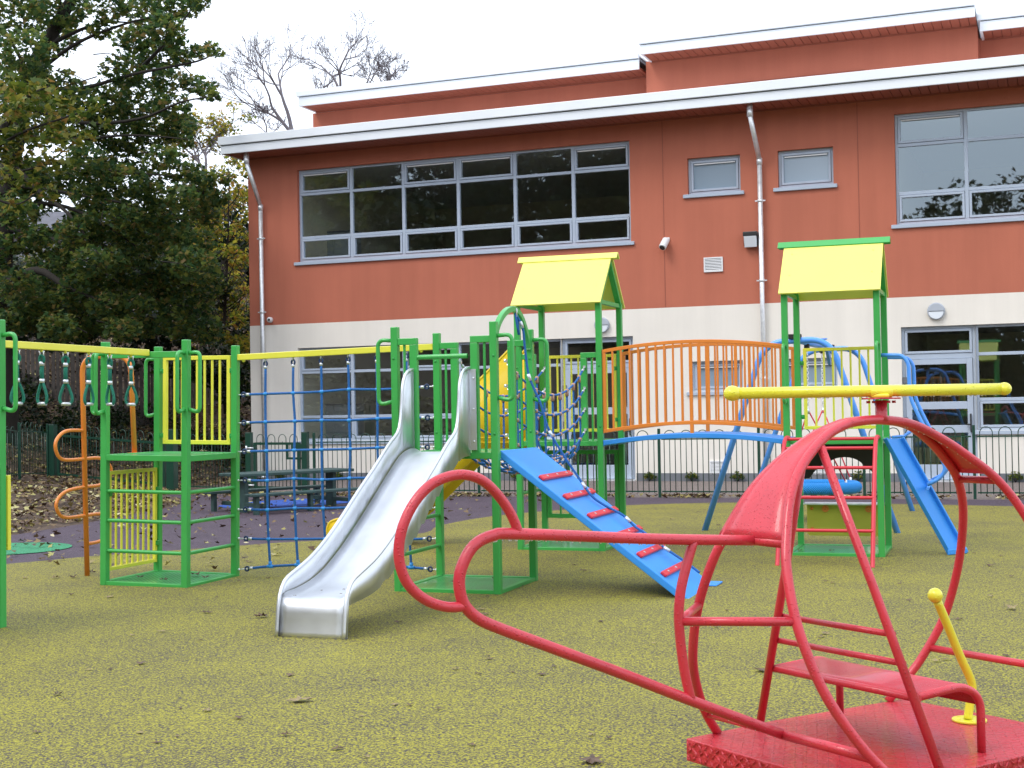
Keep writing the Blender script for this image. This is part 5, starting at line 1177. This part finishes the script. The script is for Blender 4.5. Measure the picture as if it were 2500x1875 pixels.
# 4 thin bush half bare behind the roof corner
def twiggy(name, base, hgt, spread, seed, label, r0, lean_=(0, 0), leaves=None, levels=6, up=.35, mt=None, fork=(.34, .85), rmin=.0095):
    t = thing(name, tuple(base), label, 'tree'); g = random.Random(seed); hgt *= 1.0; b = MB(); tips = []
    def grow(p, d, L, r, lv):
        r = max(r, rmin)
        n = 4; pts = [p]; q = p
        for i in range(n):
            d = d+np.array([g.uniform(-1, 1), g.uniform(-1, 1), g.uniform(-.6, 1)*.6])*.17; d = d+np.array([0, 0, up*.08]); d /= np.linalg.norm(d); q = q+d*L/n; pts.append(q)
        b.tube(pts, [r*(1-.35*i/n) for i in range(n+1)], 6 if lv > 3 else 4, cap=False)
        if lv == 0: tips.append(q); return
        k = 3 if (g.random() < .72 and lv < 6) else 2
        for j in range(k):
            a = g.uniform(*fork)*(1.0 if j else .6); ax = np.array([g.uniform(-1, 1), g.uniform(-1, 1), g.uniform(-.3, .3)]); ax -= d*(ax@d); ax /= np.linalg.norm(ax)
            nd = d*math.cos(a)+ax*math.sin(a)*spread; nd /= np.linalg.norm(nd); grow(pts[g.choice((2, 3, 4)) if j else 4], nd, L*g.uniform(.62, .90), r*.62, lv-1)
    grow(np.array(base, float), np.array([lean_[0], lean_[1], 1.0]), hgt*.27, r0, levels); b.build('branches', mt or TWIG, t)
    if leaves: leaf_cloud('crown', [(np.array(p), .25) for p in tips[::leaves[1]]], leaves[2], .11, leaves[0], t, seed=seed, shell=.1)
    return t
DB = 62
def bz(x, y, d): p = at(x, y, d); return np.array([p[0], p[1], p[2]])
hbx = XA*np.array([1, 1, 0])
twiggy('bare_tree', bz(728, 400, DB), 6.6, 1.15, 3, 'leafless tree rising left of the upper roof end', .15, lean_=tuple(-.10*hbx[:2]), levels=7)
twiggy('bare_tree', bz(838, 300, DB+5), 5.6, 1.2, 12, 'leafless tree standing tallest behind the upper roof', .13, lean_=tuple(.02*hbx[:2]), levels=7)
twiggy('bare_tree', bz(895, 285, DB+8), 4.2, 1.35, 5, 'leafless tree at the right of the bare group above the roof', .11, lean_=tuple(.20*hbx[:2]), levels=7)
twiggy('bare_tree', bz(940, 270, DB+8), 3.6, 1.3, 41, 'lowest bare crown behind the upper roof, at the right of the group', .10, lean_=tuple(.25*hbx[:2]), levels=7)
twiggy('bare_tree', bz(775, 300, DB+4), 3.2, 1.0, 17, 'thin leafless tree between the two bare crowns above the roof', .07, levels=5)
twiggy('bare_tree', bz(655, 380, 48), 2.4, 1.2, 21, 'low bare bush just above the left end of the roof', .05, levels=6)
twiggy('thinning_tree', bz(520, 500, 46), 4.2, 1.25, 31, 'nearly bare tree with a few golden leaves beside the roof corner', .09, leaves=(LEAFA, 2, 60), levels=6)
# 5 dark shrubs under the trees
shr = [(60, 760, 95, 34.5), (190, 790, 85, 34), (300, 800, 70, 35.5), (30, 640, 70, 38), (400, 840, 85, 34), (500, 880, 75, 35), (570, 800, 75, 39), (470, 760, 85, 37), (330, 700, 95, 39), (180, 680, 60, 40), (560, 930, 60, 36.5), (420, 650, 80, 41), (-30, 860, 60, 33)]
names = ['left-edge dark evergreen shrub above the timber fence', 'dark evergreen shrub hanging over the left part of the timber fence', 'dark evergreen shrub over the middle of the timber fence', 'dark shrub beside the sycamore trunk', 'dark evergreen shrub right of the timber fence', 'dark shrub low on the bank near the building', 'dark shrub touching the building corner', 'dark shrub under the autumn tree', 'tall dark shrub deep behind the timber fence', 'dark shrub in the gap under the sycamore boughs', 'low dark shrub at the foot of the building corner', 'tall dark shrub behind the sycamore boughs', 'low dark shrub behind the left-edge tower post']
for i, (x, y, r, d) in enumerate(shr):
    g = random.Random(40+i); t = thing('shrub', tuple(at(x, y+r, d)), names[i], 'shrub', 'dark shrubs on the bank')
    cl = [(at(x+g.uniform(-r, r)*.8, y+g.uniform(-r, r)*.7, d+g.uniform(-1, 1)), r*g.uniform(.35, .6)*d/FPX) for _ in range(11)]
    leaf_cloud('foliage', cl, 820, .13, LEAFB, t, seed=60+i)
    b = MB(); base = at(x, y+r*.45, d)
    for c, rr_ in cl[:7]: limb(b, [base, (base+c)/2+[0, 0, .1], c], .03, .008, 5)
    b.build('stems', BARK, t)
# far wooded hill that closes the view behind the trees
g = random.Random(2)
cl = [(at(x+g.uniform(-30, 30), y+g.uniform(-30, 30), 52+g.uniform(-2, 3)), g.uniform(75, 115)*52/FPX) for x in range(-200, 640, 75) for y in range(560, 1000, 75)]
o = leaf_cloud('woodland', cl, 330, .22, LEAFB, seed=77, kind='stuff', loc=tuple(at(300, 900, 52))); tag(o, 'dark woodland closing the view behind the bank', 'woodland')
g = random.Random(31); cl = []
for k in range(46):
    q = at(g.uniform(-60, 600), 960, g.uniform(32.5, 37.5)); z = bank_h(q[0], q[1]); cl.append((np.array([q[0], q[1], z+.18]), g.uniform(.35, .7)))
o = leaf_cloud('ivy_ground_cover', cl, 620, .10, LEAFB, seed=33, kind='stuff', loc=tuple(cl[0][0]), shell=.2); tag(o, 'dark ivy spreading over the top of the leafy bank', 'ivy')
# pale house glimpsed through the leaves
hs = thing('house', tuple(at(110, 800, 47)), 'pale rendered house glimpsed through the leaves at the left', 'house')
c = at(115, 640, 47); ax = XA*np.array([1, 1, 0]); ax /= np.linalg.norm(ax); dy_ = np.array([-ax[1], ax[0], 0])
def hbx_(b, a0, a1, c0, c1, z0, z1): b.add([c*[1, 1, 0]+ax*a+dy_*e+[0, 0, z] for z in (z0, z1) for a, e in ((a0, c0), (a1, c0), (a1, c1), (a0, c1))], [(0,3,2,1),(4,5,6,7),(0,1,5,4),(1,2,6,5),(2,3,7,6),(3,0,4,7)])
HOUSE = mat('house_render', (.30, .31, .34), .9, var=.08); SLATE = mat('slate', (.10, .10, .12), .7, var=.2, vscale=4)
b = MB(); hbx_(b, -2.4, 1.6, 0, 4, 3, 7.6); b.build('wall', HOUSE, hs)
b = MB(); b.prism([c*[1, 1, 0]+ax*-2.6+dy_*-.3+[0, 0, 7.6], c*[1, 1, 0]+ax*-2.6+dy_*4.3+[0, 0, 7.6], c*[1, 1, 0]+ax*-2.6+dy_*2+[0, 0, 8.7]], ax*4.4); b.build('roof', SLATE, hs)
for w0_, w1_ in ((-1.4, -.5), (.3, 1.1)): b = MB(); hbx_(b, w0_, w1_, -.04, -.01, 5.6, 6.8); b.build('window', DARK, hs)
# ------------------------------------------------------------------ fallen leaves
def litter(name, n, region, seed, mt, size=.085, h=None, label=None, lift=.012):
    g = np.random.default_rng(seed); cl = []; P = []
    while len(P) < n:
        p = region(g)
        if p is not None: P.append(p)
    P = np.array(P); P[:, 2] += g.random(len(P))*lift*3+lift
    nrm = g.normal(size=(n, 3))*.45; nrm[:, 2] = 1; nrm /= np.linalg.norm(nrm, axis=1)[:, None]
    t = g.normal(size=(n, 3)); t -= nrm*(t*nrm).sum(1)[:, None]; t /= np.linalg.norm(t, axis=1)[:, None]; b = np.cross(nrm, t); s = size*(.5+g.random(n))
    shp = np.array([(-.5, 0), (-.15, .16), (-.2, .42), (.12, .26), (.5, .1), (.5, -.1), (.12, -.26), (-.2, -.42), (-.15, -.16)]); m = len(shp)
    V = P[:, None, :]+(t[:, None, :]*shp[None, :, 0, None]+b[:, None, :]*shp[None, :, 1, None])*s[:, None, None]+nrm[:, None, :]*(shp[:, 1]**2*.9)[None, :, None]*s[:, None, None]
    me = bpy.data.meshes.new(name); me.vertices.add(n*m); org = P.mean(0); me.vertices.foreach_set('co', (V-org).reshape(-1)); me.loops.add(n*m); me.loops.foreach_set('vertex_index', np.arange(n*m))
    me.polygons.add(n); me.polygons.foreach_set('loop_start', np.arange(n)*m); me.polygons.foreach_set('loop_total', np.full(n, m)); me.update(); me.validate(); me.materials.append(mt)
    o = bpy.data.objects.new(name, me); sc.collection.objects.link(o); o.location = tuple(org); tag(o, label, 'leaf litter', kind='stuff'); return o
def reg_bank(g):
    x = g.uniform(-34, -12); y = g.uniform(10, 38); d = -x-np.interp(y, [a for a, _ in XB], [q for _, q in XB])
    if d < -.15+.25*math.sin(y*2.1): return None
    if d > 12 and g.random() < .4: return None
    return (x, y, bank_h(x, y))
litter('leaf_litter', 60000, reg_bank, 1, LITTER, .085, label='brown and yellow leaf litter covering the bank at the left')
def reg_fence(g):
    x = g.uniform(-14.5, 8); y = FY+g.normal()*.13+.05
    if math.sin(x*2.3)+math.sin(x*5.1+1) < g.uniform(-1.4, 1.2) and x > -8: return None
    return (x, y, .006)
litter('leaf_litter', 2600, reg_fence, 2, LITTER, .075, label='drift of dead leaves along the foot of the bow-top fence')
def reg_purple(g):
    x = g.uniform(-14, -7); y = g.uniform(11.5, 22)
    if -x > np.interp(y, [a for a, _ in XB], [q for _, q in XB]): return None
    k = (-x-7)/6
    if g.random() > .25+.75*k*k: return None
    return (x, y, .012)
litter('leaf_litter', 650, reg_purple, 3, LITTER, .075, label='dead leaves scattered over the purple rubber path')
# single leaves one can count on the yellow surface
def leaf_obj(i, x, y, size, rot, mt, z=.014, curl=.5):
    n = 9; shp = [(-.5, 0), (-.2, .10), (-.34, .34), (-.06, .24), (.02, .5), (.16, .2), (.5, .12), (.34, 0), (.5, -.12), (.16, -.2), (.02, -.5), (-.06, -.24), (-.34, -.34), (-.2, -.10)]
    b = MB(); g = random.Random(i); vs = [(x, y, z+size*.10)]; cr, sr = math.cos(rot), math.sin(rot)
    for a, c in shp: k_ = g.uniform(.55, 1.15); a2, c2 = a*size*k_, c*size*.75*k_; vs.append((x+a2*cr-c2*sr, y+a2*sr+c2*cr, z+size*(curl*(c*c*1.2+a*a*.4)+g.uniform(0, .07))))
    b.add(vs, [(0, k+1, (k+1) % len(shp)+1) for k in range(len(shp))], False)
    return b.build('fallen_leaf', mt, loc=(x, y, z))
lf = [(730,1712,.16,'dry brown leaf lying alone in the open foreground left of the platform'),(637,1507,.15,'curled brown leaf just left of the foot of the steel slide'),(505,1496,.11,'tan leaf flat on the yellow rubber left of the steel slide'),(268,1458,.11,'brown leaf below the left corner of the left tower base'),
      (1443,1860,.17,'grey-brown leaf at the bottom edge left of the red platform'),(1862,1638,.14,'pale tan leaf seen through the helicopter frame'),(2472,1487,.14,'dark curled leaf near the right edge of the photo'),(2415,1381,.12,'tan leaf right of the blue channel slide foot'),(2444,1357,.09,'small brown leaf farthest right on the yellow surface'),
      (135,1412,.12,'dark upright leaf left of the orange pole foot'),(178,1410,.11,'dark curled leaf between the orange pole and the left edge'),(222,1398,.12,'dark curled leaf at the foot of the orange pole'),(62,1411,.10,'flat brown leaf near the left-edge tower post'),(500,1360,.10,'tan leaf right of the left tower back post'),(608,1372,.11,'brown leaf under the blue net'),(1175,1488,.09,'brown leaf below the centre tower base'),(1185,1500,.10,'dark leaf below the centre tower base, nearer the camera'),(1425,1393,.10,'dark leaf under the blue ramp'),(1640,1268,.11,'brown leaf beyond the blue ramp foot'),(1755,1282,.10,'dark leaf beside the swing frame leg'),(345,1620,.10,'thin twig-like leaf in the left foreground'),(342,1789,.06,'small pale green leaf in the left foreground')]
for i, (x, y, s, lab) in enumerate(lf):
    p = G(x, y, .014); o = leaf_obj(i, p[0], p[1], s, rnd.uniform(0, 6.3), FALLEN if i % 3 else FALLEN2, curl=.8 if 'curled' in lab or 'upright' in lab else .3); tag(o, lab, 'leaf', 'single dead leaves on the yellow surface')
gl = random.Random(77); k = 0
while k < 130:
    x, y = gl.uniform(0, 2500), 1240+620*gl.random()**1.8
    p = G(x, y, .014)
    if p[0] < -9.3 or abs(p[0]+7.1) < .5 and 10.3 < p[1] < 11.3 or (-1.5 < p[0] < .4 and 4.8 < p[1] < 7): continue
    o = leaf_obj(100+k, p[0], p[1], gl.uniform(.035, .085), gl.uniform(0, 6.3), FALLEN if k % 4 else FALLEN2, curl=gl.uniform(.1, .7)); tag(o, 'small brown leaf fragment scattered on the yellow rubber surface', 'leaf', 'small leaf fragments on the yellow surface'); k += 1
dk = [(-7.3, 10.6, .05, 'dark leaf standing at the front edge of the left tower base'), (-7.0, 10.52, .045, 'large curled leaf on the front of the left tower base'), (-6.95, 10.95, .042, 'brown leaf on the middle of the left tower base'), (-6.72, 10.75, .045, 'brown leaf on the right edge of the left tower base'), (-4.4, 10.95, .042, 'dark leaf on the base plate of the centre tower'), (-4.15, 11.2, .042, 'small leaf at the back of the centre tower base plate'), (-1.65, 14.0, .042, 'dead leaf on the base plate of the right tower'), (-1.95, 13.95, .042, 'dead leaf in the left corner of the right tower base plate'), (-6.95, 11.1, 1.153, 'brown leaf on the deck of the left tower')]
for i, (x, y, z, lab) in enumerate(dk): tag(leaf_obj(300+i, x, y, rnd.uniform(.09, .14), rnd.uniform(0, 6), FALLEN if i != 8 else FALLEN2, z=z, curl=.7), lab, 'leaf', 'dead leaves lying on the tower plates')
for i, (x, y) in enumerate(((791,1404),(765,1427),(785,1440),(720,1453),(840,1437),(832,1448))):
    p = G(x, y, .29); tag(leaf_obj(400+i, p[0], p[1], .035, i, FALLEN, z=.285, curl=.4), 'tiny leaf fragment on the lower end of the steel slide', 'leaf', 'leaf fragments on the steel slide')
# weeds at the foot of the school wall
for i, (px_, lab) in enumerate(((1268, 'small weed at the wall foot behind the centre tower'), (1590, 'small weed at the wall foot below the orange bridge'), (1692, 'small weed at the wall foot left of the swing leg'), (1805, 'small weed at the wall foot behind the swing leg'), (2098, 'small weed at the wall foot right of the basket swing'), (2480, 'largest weed at the wall foot by the right edge'), (690, 'weed at the wall foot behind the gate'), (830, 'weed at the wall foot behind the picnic table'))):
    u = BW(px_, 1170)[0]; c = BP(u, -.12, .10); t = thing('weed', tuple(BP(u, -.12, 0)), lab, 'weed', 'weeds along the wall foot')
    leaf_cloud('foliage', [(c+[0, 0, .04], .10), (c+[.08, 0, 0], .07), (c-[.08, 0, 0], .07)], 4500, .055, LEAFY, t, seed=500+i, shell=.1)
    b = MB()
    for k in range(5): b.tube([BP(u, -.12, 0), BP(u+(k-2)*.04, -.12, .14)], .004, 4)
    b.build('stems', BARK, t)
# trees behind the photographer: seen only as reflections in the windows
cl = []
g = random.Random(15)
for k in range(120):
    x = g.uniform(-95, 60); hh = 13+3*math.sin(x*.11)+g.uniform(-2, 3); 
    if x < -22: hh += 12
    for _ in range(5): cl.append((np.array([x+g.uniform(-2.5, 2.5), -42+g.uniform(-4, 4), g.uniform(1, hh)]), g.uniform(2.2, 3.6)))
for k in range(62):
    x = g.uniform(-80, -25)
    for _ in range(6): cl.append((np.array([x+g.uniform(-2.5, 2.5), -36+g.uniform(-5, 5), g.uniform(1, 24)]), g.uniform(2.0, 3.4)))
for k in range(34):
    x = g.uniform(-60, -24); cl.append((np.array([x, g.uniform(-14, 2), g.uniform(1, 20)]), g.uniform(1.8, 3.2)))
o = leaf_cloud('woodland', cl, 75, .42, LEAFB, seed=99, kind='stuff', loc=(0, -42, 0)); tag(o, 'dark tree belt behind the photographer, mirrored in the school windows', 'woodland')
